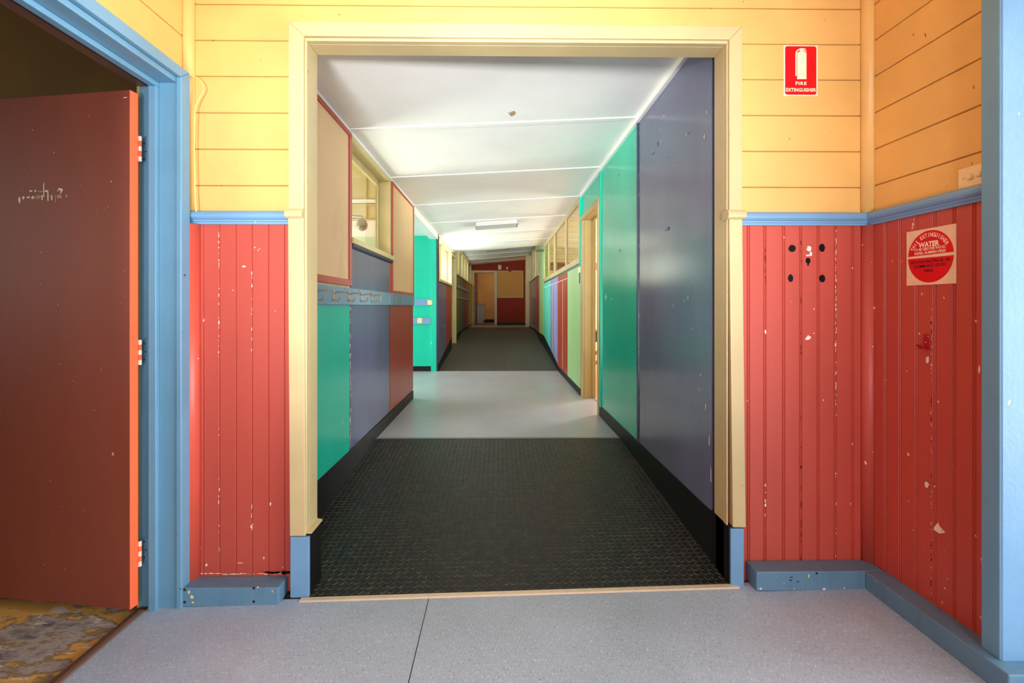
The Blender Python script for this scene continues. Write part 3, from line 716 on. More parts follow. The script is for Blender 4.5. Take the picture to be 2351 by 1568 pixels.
b = MB(); b.ub(OL - 8, -425, .985, BACKW + .001, -hfl(-430) - 2, -512, BLACKV); struct(b.build('baseboard_reveal_left', bevel=.001), 'black vinyl skirting on the left reveal of the opening', 'skirting')
b = MB(); b.ub(521, OR_ + 16, .982, BACKW + .02, -hfl(520) - 2, -500, BLACKV); struct(b.build('baseboard_reveal_right', bevel=.001), 'black vinyl skirting on the right reveal of the opening', 'skirting')
# black backing between the opening and the wider corridor
struct(MB().ub(CL - WT, OL - 9, BACKW, BACKW + .012, -660, 640, CREAMD).build('wall_return'), 'narrow return behind the opening frame', 'wall')
struct(MB().ub(OL - 20, CR + 70, BACKW, BACKW + .012, 606, 720, CREAMD).build('wall_header'), 'header over the opening on the corridor side', 'wall')

# pinboards
def pinboard(t0, t1, a0, a1, lab, w_t=.024, w_a=22):
    e = empty('pinboard', (u(CL), Y((t0 + t1) / 2), Z(a0))); tag(e, lab, 'pinboard', 'hessian pinboards on the left wall')
    MB().ub(CL, CL + 5, t0 + .01, t1 - .01, a0 + 8, a1 - 6, CORK).build('board', e)
    b = MB()
    b.ub(CL, CL + 10, t0, t1, a0, a0 + w_a, PINE); b.ub(CL, CL + 10, t0, t1, a1 - w_a * .7, a1, PINE)
    b.ub(CL, CL + 10, t1 - w_t, t1, a0 + w_a, a1 - w_a * .7, PINE); b.ub(CL, CL + 10, t0, t0 + w_t, a0 + w_a, a1 - w_a * .7, PINE); b.build('frame', e, .002)
pinboard(1.06, 1.556, 70, 612, 'nearest tan hessian pinboard with red frame beside the cream opening frame')
pinboard(2.147, 2.69, 60, 612, 'tan hessian pinboard in thin red frame beyond the left window', .014, 16)

# coat rail with hooks
e = empty('coat_rail', (u(CL + 5), Y(1.87), Z(3))); tag(e, 'blue coat rail with brass double hooks under the left window', 'coat rail')
b = MB(); b.ub(CL, CL + 11, A0 + .02, A3, 3, 62, BLUEF)
for t in (1.924, 2.074, 2.216, 2.355, 2.498, 2.639):
    b.chip(lambda y, z, d: (u(CL + 11) - d, y, z), Y(t), Z(32), .010, u(17), SIGNS, 8, .18); b.chip(lambda y, z, d: (u(CL + 11) - d, y, z), Y(t + random.uniform(-.004, .004)), Z(random.choice([14, 52])), .01, .008, SIGNS, 7, .4)
b.build('rail', e, .003)
def hook(t):
    x0 = u(CL + 11); y0 = Y(t); zc = Z(33)
    b = MB(); b.prism([(-.011, -.033), (.011, -.033), (.013, -.028), (.009, -.022), (.009, .022), (.013, .028), (.011, .033), (-.011, .033), (-.013, .028), (-.009, .022), (-.009, -.022), (-.013, -.028)], lambda p, q, d: (d, y0 + p, zc + q), x0, x0 + .004, BRASS)
    h = b.build('hook', e, .001)
    b = MB()
    b.tube(smooth([(x0 + .003, y0, zc + .006), (x0 + .010, y0, zc + .015), (x0 + .03, y0, zc + .020), (x0 + .058, y0, zc + .020), (x0 + .068, y0, zc + .026), (x0 + .070, y0, zc + .034)], 4), [.0045] * 21, BRASS, 8)
    b.sphere((x0 + .070, y0, zc + .036), .0065, BRASS, 10, 8); b.build('upper_prong', h)
    b = MB()
    b.tube(smooth([(x0 + .003, y0, zc - .020), (x0 + .016, y0, zc - .030), (x0 + .028, y0, zc - .030), (x0 + .040, y0, zc - .020), (x0 + .043, y0, zc - .012)], 4), .0042, BRASS, 8)
    b.sphere((x0 + .043, y0, zc - .010), .006, BRASS, 10, 8); b.build('lower_prong', h)
for t in (1.242, 1.377, 1.518, 1.657, 1.797): hook(t)

# window in the left wall
def mullioned(nm, lab, X, sgn, t0, t1, a0, a1f, bars, depth, mt, sill=True, frame_w=.014, name_cat='window', sash=26, mull=True):
    """window set in a wall face X; sgn = direction into the wall; bars = mullion centres in t"""
    e = struct(empty(nm, (u(X), Y((t0 + t1) / 2), Z(a0))), lab, 'window')
    b = MB(); a1 = a1f
    xo, xi = X - sgn * 3, X + sgn * depth
    b.ub(xo, xi + sgn * 6, t0, t0 + frame_w, a0, a1 - 8, mt); b.ub(xo, xi + sgn * 6, t1 - frame_w, t1, a0, a1 - 8, mt); b.ub(xo, xi + sgn * 6, t0, t1, a1 - 8, a1 + 8, mt)
    for t in bars: b.ub(xo, xi + sgn * 6, t - frame_w, t + frame_w, a0, a1 - 8, mt)
    b.build('window_frame', e, .002)
    edges = [t0] + list(bars) + [t1]
    for c, d in zip(edges, edges[1:]):
        c += frame_w; d -= frame_w; s = sash / F
        b = MB(); xs0, xs1 = xi - sgn * 8, xi + sgn * 5
        b.ub(xs0, xs1, c, c + s, a0 + sash, a1 - 8 - sash, mt); b.ub(xs0, xs1, d - s, d, a0 + sash, a1 - 8 - sash, mt); b.ub(xs0, xs1, c, d, a0, a0 + sash, mt); b.ub(xs0, xs1, c, d, a1 - 8 - sash, a1 - 8, mt)
        sh = b.build('sash', e, .002)
        MB().ub(xi - 1.0, xi + 1.0, c + s * .5, d - s * .5, a0 + sash * .5, a1 - 8 - sash * .5, GLASS).build('pane', sh)
    if sill:
        b = MB(); b.ub(X - sgn * 18, xi + sgn * 8, t0 - .012, t1 + .012, a0 - 21, a0, mt); b.build('window_sill', e, .003)
    return e
w1 = mullioned('window_1', 'cream framed internal window between the two hessian pinboards', CL, -1, A1, A2 + .002, 243, 612, [], 57, CREAMD)
b = MB(); b.prism([(0, 206), (6, 206), (11, 211), (13, 217), (13, 222), (0, 222)], lambda p, q, d: (u(CL + p), d, Z(q)), Y(A1 - .004), Y(A2 + .004), NAVYD); part(b.build('sill_moulding', w1), 'dark navy moulding under the sill')

# side passage on the left
struct(MB().ub(CL - 70, CL, A3, 3.80, 580, 640, WHITEG).build('trim_14', bevel=.002), 'white dropped beam over the mouth of the side passage', 'beam')
struct(MB().ub(CL - 1300, CL - 68, A3 - .1, 3.86, 611, 630, WHITE).build('ceiling'), 'white ceiling of the side passage on the left', 'ceiling')
G0 = 3.807
m = MB(); m.ub(CL - 1300, CL - 45, G0, G0 + .06, -H2 - 4, 640, TEAL)
struct(m.build('wall_passage'), 'teal green wall facing the viewer in the side passage', 'wall')
struct(MB().ub(CL - 1300, CL - 60, G0 - .004, G0, -H2, -H2 + 44, BLACKV).build('baseboard_passage'), 'black skirting at the foot of the teal passage wall', 'skirting')
b = MB(); b.ub(CL - 61, CL - 14, G0 - .01, G0 + .05, -H2 - 4, 637, TEAL); b.ub(CL - 14, CL, G0 - .011, G0 + .05, -H2 - 4, 640, NAVYD)
struct(b.build('trim_15', bevel=.002), 'teal corner post with a dark navy edge at the side passage', 'corner post')
def passage_rail(a0, a1, px0, px1, py0, py1, lab, lab2):
    e = empty('wall_rail', (u(CL - 200), Y(G0), Z(a0))); tag(e, lab, 'rail')
    b = MB(); b.ub(CL - 900, CL - 63, G0 - .011, G0, a0, a1, BLUE); b.build('rail_board', e, .003)
    X0, A_ = on_y(px0, py0, G0); X1, B_ = on_y(px1, py1, G0)
    e2 = MB(); e2.ub(X0, X1, G0 - .0135, G0 - .011, A_, B_, CREAMP)
    o = part(e2.build('cover_plate', e, .002), lab2)
    for p in (X0 + 5, X1 - 5):
        for q in (A_ - 5, B_ + 5): MB().cyl((u(p), Y(G0 - .0135), Z(q)), (0, -1, 0), .004, .001, RUST, 8).build('screw', o)
passage_rail(0, 61, 982, 993, 689, 700, 'upper blue rail on the teal passage wall, cream plate at its right end', 'cream square plate')
passage_rail(-160, -103, 959, 970, 730, 742, 'lower blue rail on the teal passage wall, cream plate near its middle', 'cream square plate')

# left wall past the passage: panels, bright window
m = MB(); C0, C1 = 3.80, 4.88
m.ub(CL - WT, CL, C0 + .01, C1, -600, 214, NAVYD); m.ub(CL - WT, CL, C0 + .01, 3.86, 214, 640, CREAMD)
w = struct(m.build('wall_corridor_left', org=(u(CL), Y(4.3), Z(-600))), 'short left wall with slate and brick panels under the bright window', 'wall')
panel(w, CL, 1, C0 + .02, 4.37, 0, 0, NAVY, 'slate blue panel', poly=[(C0 + .02, -505), (4.37, -425), (4.37, 210), (C0 + .02, 210)])
panel(w, CL, 1, 4.37, C1, 0, 0, BRICK, 'brick red panel', poly=[(4.372, -424), (C1, -348), (C1, 210), (4.372, 210)])
struct(MB().prism([(C0 + .03, -575), (C1, -482), (C1, -350), (C0 + .03, -506)], lambda p, q, d: (d, Y(p), Z(q)), u(CL), u(CL + 4.5), BLACKV).build('baseboard_corridor_left'), 'black skirting climbing the second ramp under the bright window', 'skirting')
mullioned('window_2', 'bright daylit cream window beyond the teal corner post', CL, -1, 3.86, C1, 236, 606, [4.28], 57, CREAMD, sash=18)
# doorway recess
d4 = struct(empty('door_4', (u(CL - 30), Y(5.1), Z(-465))), 'cream doorway on the left between the bright window and the coat rails', 'doorway')
b = MB(); b.ub(CL - 66, CL + 12, 5.30, 5.345, -466, 820, CREAMD); b.ub(CL - 66, CL + 3, C1, C1 + .02, -480, 640, CREAMD); b.ub(CL - 66, CL + 6, C1, 5.31, 572, 592, CREAMD); b.build('jamb', d4, .003)
MB().ub(CL - 66, CL - 58, C1 + .02, 5.30, -465, 572, CREAM).build('leaf_panel', d4)
MB().ub(CL - 40, CL - 37, C1 + .02, 5.30, 592, 780, DGREEN).build('transom_panel', d4)
# left wall, far part
m = MB(); m.ub(CL - WT, CL, 5.345, 8.36, -480, 394, NAVYD)
w = struct(m.build('wall_corridor_left', org=(u(CL), Y(6.8), Z(-480))), 'far left wall of dark panels under a row of cream windows', 'wall')
for t0, t1, mt, lab in ((5.345, 5.89, OLIVE, 'olive panel'), (5.89, 6.42, DGREEN, 'dark green panel'), (6.42, 6.93, PLUM, 'plum panel'), (6.93, 7.58, BRICK, 'brick red panel'), (7.58, 8.34, LGREEN, 'light green panel')):
    panel(w, CL, 1, t0, t1, -342 if t0 > 5.8 else -346, 386, mt, lab)
struct(MB().prism([(5.345, -458), (6.3, -369), (8.34, -369), (8.34, -340), (5.345, -346)], lambda p, q, d: (d, Y(p), Z(q)), u(CL), u(CL + 4.5), BLACKV).build('baseboard_corridor_left'), 'black skirting under the dark panels at the far left', 'skirting')
mullioned('window_3', 'row of narrow cream windows above the far left panels', CL, -1, 5.345, 8.34, 402, 770, [5.85, 6.42, 6.93, 7.5], 57, CREAMD, sash=18)
for a0, a1, lab in ((218, 278, 'upper dark grey coat rail on the far left panels'), (82, 135, 'lower dark grey coat rail on the far left panels')):
    e = empty('coat_rail', (u(CL + 3), Y(6.5), Z(a0))); tag(e, lab, 'coat rail')
    MB().ub(CL + 3, CL + 12, 5.36, 7.64, a0, a1, GREYR).build('rail', e, .003)
    for k in range(9):
        b = MB(); t = 5.5 + .25 * k; x0 = u(CL + 12); zc = Z((a0 + a1) / 2)
        b.box(x0, x0 + .004, Y(t) - .01, Y(t) + .01, zc - .03, zc + .03, STEEL)
        b.tube([(x0, Y(t), zc + .01), (x0 + .03, Y(t), zc + .015), (x0 + .04, Y(t), zc + .03)], .005, STEEL, 6); b.tube([(x0, Y(t), zc - .02), (x0 + .02, Y(t), zc - .03), (x0 + .03, Y(t), zc - .015)], .005, STEEL, 6)
        b.build('hook', e)

# ------------------------------------------------------------------ corridor: right wall
m = MB(); R1, R2 = 1.63, 2.215
m.ub(CR, CR + WT, BACKW, 1.63, -660, 760, NAVYD); m.ub(CR, CR + WT, 1.63, 2.272, -660, 760, TEAL); m.ub(CR, CR + WT, 2.2721, 2.755, 546, 760, TEAL)
w = struct(m.build('wall_corridor_right', org=(u(CR), Y(1.8), Z(-660))), 'corridor right wall of slate and teal panels before the doorway', 'wall')
panel(w, CR, -1, BACKW + .02, R1 - .006, -514, 704, NAVY, 'tall slate blue panel'); panel(w, CR, -1, R1 + .004, R2, -514, 704, TEAL, 'tall teal green panel')
panel(w, CR, -1, 2.24, 2.75, 560, 704, TEAL, 'teal panel over the doorway', 2)
b = MB(); b.ub(CR, CR - 7, R1 - .008, R1 + .006, -510, 704, NAVYD)
fr = lambda y, z, d: (u(CR - 3.4) + d, y, z)
for k in range(30): b.chip(fr, Y(R1 - .012 + random.uniform(-.003, .003)), Z(random.uniform(-480, 680)), .003, random.uniform(.004, .025), SPAREW if random.random() < .4 else PLUM, 7, .35)
for px, py, w_, h_, mt in ((1534, 525, 9, 12, HOLE), (1528, 529, 8, 4, HOLE), (1510, 330, 3, 14, HOLE), (1580, 306, 10, 3, HOLE), (1535, 362, 7, 4, HOLE), (1500, 352, 10, 3, HOLE), (1622, 258, 3, 12, SPAREW), (1617, 315, 2.5, 16, SPAREW), (1608, 860, 4, 6, SPAREW), (1628, 1010, 3, 30, SPAREW), (1632, 1090, 3, 40, SPAREW), (1524, 266, 3, 4, SPAREW), (1571, 690, 3, 3, SPAREW), (1620, 935, 2, 20, SPAREW)):
    t, a = on_x(px, py, CR - 4); b.chip(fr, Y(t), Z(a), u(w_ / 2 * t * 1.4), u(h_ / 2 * t * .8), mt, 8, .5)
for px, py, w_, h_, mt in ((1422, 575, 5, 9, DGREEN), (1421, 402, 6, 3, HOLE), (1390.5, 683, 4, 20, SIGNW), (1404, 686, 2, 5, SIGNW)):
    t, a = on_x(px, py, CR - 4); b.chip(fr, Y(t), Z(a), u(w_ / 2 * t * 2.6), u(h_ / 2 * t * .8), mt, 8, .5)
b.build('joint_strip', w)
b = MB(); b.ub(CR, CR - 9, R2, R2 + .022, -520, 706, TEAL); b.ub(CR, CR - 4, R2 + .022, 2.262, -520, 706, TEAL); b.build('edge_moulding', w, .004)
struct(MB().prism([(BACKW + .018, -645), (1.885, -H2 - 4), (2.255, -H2 - 4), (2.255, -514), (BACKW + .018, -504)], lambda p, q, d: (d, Y(p), Z(q)), u(CR), u(CR - 5), BLACKV).build('baseboard_corridor_right'), 'black vinyl skirting along the right foot of the first ramp', 'skirting')
# doorway on the right
d5 = struct(empty('door_5', (u(CR + 30), Y(2.48), Z(-H2))), 'cream doorway in the right wall opening to the bright room', 'doorway')
MB().ub(CR - 12, CR + 2, 2.255, 2.282, -H2, 531, CREAM).build('casing_post', d5, .002); MB().ub(CR - 9, CR + 2, 2.69, 2.7505, -H2, 531, CREAMSH).build('casing_post', d5, .002)
MB().ub(CR - 12, CR + 2, 2.255, 2.7505, 531, 561, CREAMSH).build('casing_head', d5, .002)
b = MB(); b.ub(CR + 2.1, CR + 72, 2.688, 2.72, -H2, 530, CREAMSH); b.ub(CR + 2.1, CR + 72, 2.2725, 2.28, -H2, 530, CREAMSH); b.ub(CR + 2.1, CR + 72, 2.2725, 2.72, 530, 545, CREAMSH); b.build('jamb', d5, .002)
b = MB(); b.ub(CR + 50, CR + 60, 2.68, 2.6879, -H2, 522, CREAMSH); b.ub(CR + 50, CR + 60, 2.281, 2.6879, 522, 529.9, CREAMSH); b.build('door_stop', d5, .002)
b = MB(); b.ub(CR + 56, CR + 62, 2.28, 2.69, -H2 - 2, -H2 + 2.5, GREYT); b.build('threshold', d5)
# window wall on the right
BX = 518
m = MB(); E0, E1 = 2.755, 5.06
m.ub(BX, BX + WT, E0, E1, -600, 262, NAVYD); m.ub(BX - 8, BX + 8, E0 - .004, E0 + .0215, 258, 700, TEAL); m.ub(BX + 8, BX + WT, E0, E0 + .02, 262, 760, TEAL)
w = struct(m.build('wall_corridor_right', org=(u(BX), Y(3.9), Z(-600))), 'right wall of pastel panels under the long cream windows', 'wall')
SB = -527
for t0, t1, mt, lab, jn in ((2.757, 3.27, LGREEN, 'light green panel', []), (3.27, 3.82, BRICK, 'brick red panel', [3.53]), (3.82, 4.37, LILAC, 'lilac blue panel', [4.0, 4.2]), (4.37, 4.98, TURQ, 'turquoise panel', [4.58, 4.78])):
    if t0 < 3.8: panel(w, BX, -1, t0, t1, SB, 256, mt, lab, joints=jn)
    else:
        zz = lambda t: -513 + 144 * (t - 3.83)
        o = panel(w, BX, -1, t0, t1, 0, 0, mt, lab, poly=[(t0 + .001, zz(t0)), (t1 - .001, zz(t1)), (t1 - .001, 256), (t0 + .001, 256)])
        bb = MB()
        for j in jn: bb.ub(BX - 3, BX - 3.6, j - .0035, j + .0035, zz(j) + 16, 200, SPAREW)
        bb.build('joint_line', o)
b = MB(); b.ub(BX - 3, BX - 3.7, 3.272, 4.98, 205, 209, SPAREW); b.build('chipped_seam', w)
struct(MB().prism([(E0, -H2 - 4), (3.807, -H2 - 4), (4.93, -478), (5.32, -459), (6.3, -369), (7.44, -369), (7.44, -340), (5.0, -342), (3.83, -513), (3.8, -526), (E0, -526)], lambda p, q, d: (d, Y(p), Z(q)), u(BX), u(BX - 4.5), BLACKV).build('baseboard_corridor_right'), 'black skirting climbing the second ramp on the right', 'skirting')
def right_window(nm, lab, t0, t1, bar, a0):
    e = struct(empty(nm, (u(BX), Y((t0 + t1) / 2), Z(a0))), lab, 'window')
    ct = cB(BX) - 4; s = .045
    b = MB(); x0, x1 = BX - 8, BX + 14
    b.ub(x0, x1, t0, t0 + s * .6, a0 + 38, ct - 34, CREAM); b.ub(x0, x1, t1 - s * .6, t1, a0 + 38, ct - 34, CREAM); b.ub(x0, x1, t0, t1, a0, a0 + 38, CREAM); b.ub(x0, x1, t0, t1, ct - 34, ct, CREAM); b.build('window_frame', e, .002)
    b = MB(); b.ub(x0 + 2, x1 - 4, bar - .02, bar + .02, a0 + 38, ct - 34, CREAM); b.build('glazing_bar', e, .002)
    for c, d in ((t0, bar), (bar, t1)): MB().ub(BX + 2, BX + 4, c + .01, d - .01, a0 + 30, ct - 30, GLASS).build('pane', e)
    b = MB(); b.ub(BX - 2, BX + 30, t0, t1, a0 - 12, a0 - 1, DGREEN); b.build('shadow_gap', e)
right_window('window_4', 'nearer cream framed right-hand window beside the doorway', E0 + .022, 4.03, 3.36, 272); right_window('window_5', 'further cream framed right-hand window past the dark gap', 4.045, 5.05, 4.54, 272)
# far right wall
m = MB(); m.ub(BX, BX + WT, 5.06, 5.6, -480, 900, LGREEN); m.ub(BX, BX + WT, 5.6, 7.45, -480, 400, NAVYD)
w = struct(m.build('wall_corridor_right', org=(u(BX), Y(6.2), Z(-480))), 'far right wall with light green strip and dark panels', 'wall')
panel(w, BX, -1, 4.985, 5.6, -342, 876, LGREEN, 'light green full-height panel', 4)
for t0, t1, mt, lab in ((5.6, 6.1, BRICK, 'brick red panel'), (6.1, 6.8, NAVY, 'slate blue panel'), (6.8, 7.44, TAN, 'tan panel')): panel(w, BX, -1, t0, t1, -341, 396, mt, lab)
mullioned('window_6', 'narrow cream windows above the far right panels', BX, 1, 5.6, 7.44, 412, 868, [6.1, 6.8], 30, CREAMD, sash=18)
# latch plate beside the right doorway
e = empty('latch_box', (u(BX - 3), Y(2.78), Z(200))); tag(e, 'small white latch box at the edge of the light green panel', 'latch')
MB().ub(BX - 3, BX - 11, 2.765, 2.79, 212, 244, WHITEP).build('cover', e, .001); MB().ub(BX - 3, BX - 6, 2.768, 2.785, 142, 210, HOLE).build('strike_recess', e)

# scroll ornament strung near the far green strip
pts = []
for k in range(60):
    q = k / 59; pts.append((u(300 + 260 * q * .62), Y(4.85), Z(632 - 4 * q)))
b = MB(); b.tube([(u(300), Y(4.9), Z(640)), (u(512), Y(4.9), Z(636))], .004, WIRE, 6)
for c, r in ((430, 12), (452, 15), (474, 14), (494, 12)):
    b.tube([(u(c + r * (1 - k / 40) * math.cos(k * .42)), Y(4.9), Z(618 + r * (1 - k / 40) * math.sin(k * .42))) for k in range(36)], .0035, WIRE, 6)
    b.tube([(u(c), Y(4.9), Z(618 + r)), (u(c), Y(4.9), Z(637))], .003, WIRE, 6)
tag(b.build('wire_ornament'), 'dark scrolled wire ornament strung below the ceiling near the light green strip', 'ornament')

# ------------------------------------------------------------------ end of the corridor
ET = 8.35
def ex(px): return on_y(px, 702, ET)[0]
def ea(py): return on_y(1146, py, ET)[1]
xd0, xd1 = ex(1089), ex(1135)
m = MB(); m.ub(CL - 60, xd0, ET, ET + .06, -380, 900, MAROON); m.ub(xd1, 600, ET, ET + .06, -380, 900, MAROON); m.ub(xd0, xd1, ET, ET + .06, ea(626), 900, MAROON)
struct(m.build('wall_end'), 'dark red end wall with doorway and pinboard', 'wall')
struct(MB().ub(ex(1141), 600, ET - .006, ET, -H3 - 2, ea(740.5), BLACKV).build('baseboard_end'), 'black skirting below the end wall pinboard', 'skirting')
d6 = struct(empty('door_6', (u((xd0 + xd1) / 2), Y(ET), Z(-H3))), 'cream framed doorway in the end wall with a dark open door', 'doorway')
b = MB(); b.ub(ex(1082.5), xd0, ET - .01, ET + .07, -H3, ea(626), ORANGE); b.build('casing_post', d6, .002)
b = MB(); b.ub(xd1, ex(1141), ET - .01, ET + .07, -H3, ea(626), CREAM); b.build('casing_post', d6, .002)
b = MB(); b.ub(ex(1082.5), ex(1141), ET - .01, ET + .07, ea(626), ea(621), CREAM); b.build('casing_head', d6, .002)
b = MB(); b.hexa([(u(x), Y(y), Z(z)) for z in (-H3 + 4, ea(627)) for x, y in ((-474, ET + .03), (-452, ET + .03), (-449, ET + .62), (-471, ET + .62))], NAVYD)
lf = b.build('leaf_panel', d6)
hd = MB(); hd.tube([(u(-452), Y(ET + .5), Z(ea(671))), (u(-428), Y(ET + .5), Z(ea(671))), (u(-426), Y(ET + .44), Z(ea(671)))], .012, BRASS, 8); hd.build('door_handle', lf)
# end pinboard
e = empty('pinboard', (u(ex(1171)), Y(ET), Z(ea(684)))); tag(e, 'amber pinboard with a notched cream frame on the dark red end wall', 'pinboard')
px0, px1, py0, py1 = ex(1141.5), ex(1201.5), ea(683.5), ea(621.5)
nx, nr = ex(1170.5), 34
arc = [(nx + nr * math.cos(math.radians(q)), py1 + 2 + nr * .72 * math.sin(math.radians(q))) for q in range(0, -181, -15)]
b = MB(); b.prism([(px0, py0), (px1, py0), (px1, py1)] + [(p, min(q, py1)) for p, q in arc] + [(px0, py1)], lambda p, q, d: (u(p), d, Z(q)), Y(ET - .008), Y(ET), CORK2); b.build('board', e)
b = MB()
b.ub(px0, px1, ET - .012, ET - .008, py0, py0 + 13, CREAM); b.ub(px1 - 12, px1, ET - .012, ET - .008, py0 + 13, py1 - 12, CREAM); b.ub(px0, px0 + 7, ET - .012, ET - .008, py0 + 13, py1 - 12, CREAM)
b.ub(px0, nx - nr, ET - .012, ET - .008, py1 - 12, py1, CREAM); b.ub(nx + nr, px1, ET - .012, ET - .008, py1 - 12, py1, CREAM); b.build('frame', e)
for c0, c1, d0, d1, lab in ((1143.5, 1151, 619, 608.3, 'larger cream paper square above the end wall pinboard'), (1162.7, 1166, 618, 613, 'tiny cream plate above the end wall pinboard')):
    b = MB(); b.ub(ex(c0), ex(c1), ET - .003, ET, ea(d0), ea(d1), SIGNS); tag(b.build('wall_notice'), lab, 'notice')
# lobby side wall and cream post
b = MB(); b.ub(492, 500 + WT, 7.47, ET, -H3 - 4, 900, ORANGE); struct(b.build('wall_lobby'), 'amber side wall beside the end wall pinboard', 'wall')
b = MB(); b.ub(455, 522, 7.43, 7.475, -H3 - 2, cD(490), CREAM); struct(b.build('trim_16', bevel=.003), 'cream post at the far right end of the corridor', 'post')
# room beyond the end door
m = MB(); m.ub(-700, 300, 9.6, 9.66, -380, 900, ORANGE); m.ub(-700, -690, 8.4, 9.6, -380, 900, ORANGE); m.ub(300, 310, 8.4, 9.6, -380, 900, ORANGE); m.ub(-700, 310, 8.41, 9.66, 820, 840, WHITE)
struct(m.build('wall_end_room'), 'amber wall of the room beyond the end door', 'wall')
struct(MB().ub(-330, 200, 9.59, 9.6, -H3, -H3 + 66, BLACKV).build('baseboard_end_room'), 'black skirting in the room beyond the end door', 'skirting')
cb = empty('cupboard', (u(-400), Y(9.2), Z(-H3))); tag(cb, 'dull white low cupboard just inside the end doorway', 'cupboard')
ct = 9.1; cx1 = on_y(1113, 720, ct)[0]; cx2 = on_y(1110, 720, ct)[0]; ctop = on_y(1100, 700, ct)[1]
b = MB(); b.ub(-600, cx2, ct, ct + .3, -H3, -H3 + 60, CABW); b.ub(-600, cx1, ct, ct + .3, -H3 + 60, ctop, CABW); b.build('carcass', cb, .004)
b = MB(); b.ub(-602, cx1 + 6, ct - .006, ct + .31, ctop, ctop + 8, CABW); b.build('worktop', cb, .003)
b = MB(); b.ub(-598, -470, ct - .005, ct, -H3 + 66, ctop - 6, CABW); b.build('cupboard_door', cb, .003)
for px, r, h, mt, lab in ((1100, 8, 9, AMBER, 'left bowl on the cupboard in the end room'), (1104, 6, 14, BRASS, 'middle pot on the cupboard in the end room'), (1110, 9, 12, GREYR, 'dark right pot on the cupboard in the end room')):
    X = on_y(px, 697, ct + .08)[0]
    b = MB(); b.tube([(u(X), Y(ct + .08), Z(ctop + 8)), (u(X), Y(ct + .08), Z(ctop + 8 + h * .5)), (u(X), Y(ct + .08), Z(ctop + 8 + h * .9)), (u(X), Y(ct + .08), Z(ctop + 8 + h))], [u(r * .6), u(r), u(r * .95), u(r * .5)], mt, 14); tag(b.build('pot'), lab, 'pot')

# ------------------------------------------------------------------ side rooms
# room on the right
m = MB()
f_far = lambda x, z, d: (x, Y(5.22) + d, z)
for a0, a1, mt in ((-575, 430, CREAMD), (430, 520, BROWNW), (520, 1100, CREAMD)):
    m.boards(lambda a, b, d: f_far(a, b, d), u(BX + WT), u(1050), Z(a0), Z(a1), [Z(66 * k - 500) for k in range(26)], mt, .006, .01)
    m.boards(lambda a, b, d: f_far(a, b, d), u(1160), u(CR + 2400), Z(a0), Z(a1), [Z(66 * k - 500) for k in range(26)], mt, .006, .01)
m.ub(BX + WT, CR + 2400, 5.235, 5.3, -575, 1100, CREAMD)
m.ub(1050, 1160, 5.21, 5.235, -575, 100, CREAMD)
struct(m.build('wall_room_right', org=(u(1500), Y(5.22), Z(-575))), 'cream boarded wall seen through the right-hand windows', 'wall')
m = MB(); m.ub(CR + 2400, CR + 2440, 1.7, 5.3, -575, 100, CREAMD); m.ub(CR + 2400, CR + 2440, 1.7, 5.3, 800, 1100, CREAMD); m.ub(CR + WT, CR + 2400, 1.66, 1.7, -575, 1100, CREAMD)
struct(m.build('wall_room_outer'), 'outer cream wall of the bright room on the right', 'wall')
struct(MB().ub(BX + 60, CR + 2440, 1.66, 5.3, 1100, 1120, WHITE).build('ceiling'), 'white ceiling of the room on the right', 'ceiling')
struct(MB().ub(CR + 10, CR + 60, 2.755, 5.3, 725, 1110, CREAMD).build('wall_room_upper'), 'cream wall above the right-hand windows on the room side', 'wall')
# desk in that room
tb = 3.6; tx = on_y(1363, 760, tb)[0]; tt = on_y(1363, 760, tb)[1]
dk = empty('desk', (u(tx + 250), Y(tb + .12), Z(-H2))); tag(dk, 'low desk with dark top edge, teal apron and cream splayed legs through the right doorway', 'desk')
MB().ub(tx - 30, tx + 560, tb, tb + .3, tt - 22, tt - 2, MELA).build('desktop', dk, .004)
part(MB().ub(tx - 24, tx + 554, tb + .006, tb + .29, tt - 92, tt - 22, DTEAL).build('apron', dk, .003), 'teal apron')
for x0, x1, ya in ((tx + 190, tx - 60, .03), (tx + 340, tx + 590, .03), (tx + 190, tx - 60, .27), (tx + 340, tx + 590, .27)):
    b = MB(); y0, y1 = Y(tb + ya) - .02, Y(tb + ya) + .02
    b.hexa([(u(x1 - 14), y0, Z(-H2)), (u(x1 + 14), y0, Z(-H2)), (u(x1 + 14), y1, Z(-H2)), (u(x1 - 14), y1, Z(-H2)), (u(x0 - 14), y0, Z(tt - 92)), (u(x0 + 14), y0, Z(tt - 92)), (u(x0 + 14), y1, Z(tt - 92)), (u(x0 - 14), y1, Z(tt - 92))], CREAM); b.build('leg', dk, .003)
X, a = on_y(1371, 560, 5.2); tag(MB().ub(X - 18, X + 14, 5.19, 5.2199, a - 22, a + 22, WHITEP).build('wall_box', bevel=.002), 'small white box on the boarded wall through the right doorway', 'box')
# room behind the left window
m = MB(); m.ub(CL - WT - 1200, CL - WT, 2.6, 2.66, -600, 411, PALEG); m.ub(CL - WT - 1200, CL - WT, 2.6, 2.66, 411, 508, WHITE); m.ub(CL - WT - 1200, CL - WT, 2.6, 2.66, 508, 900, CREAMD)
m.ub(CL - WT - 1200, CL - WT, 2.59, 2.6, 505, 512, CREAMD); m.ub(CL - WT - 1200, CL - WT, 2.59, 2.6, 596, 602, CREAMD)
for X in (-690, -790, -900, -1010): m.ub(X - 3, X + 3, 2.592, 2.6, 512, 900, CREAMD)
m.ub(-1800, -1760, 1.35, 2.66, -660, 900, CREAMD); m.ub(-1800, CL - WT, 1.35, 2.66, 890, 910, WHITE); m.ub(-1800, CL - WT, 1.35, 2.66, -600, -580, BROWNW); m.ub(-1800, CL - WT, 1.35, 1.39, -660, 900, CREAMD)
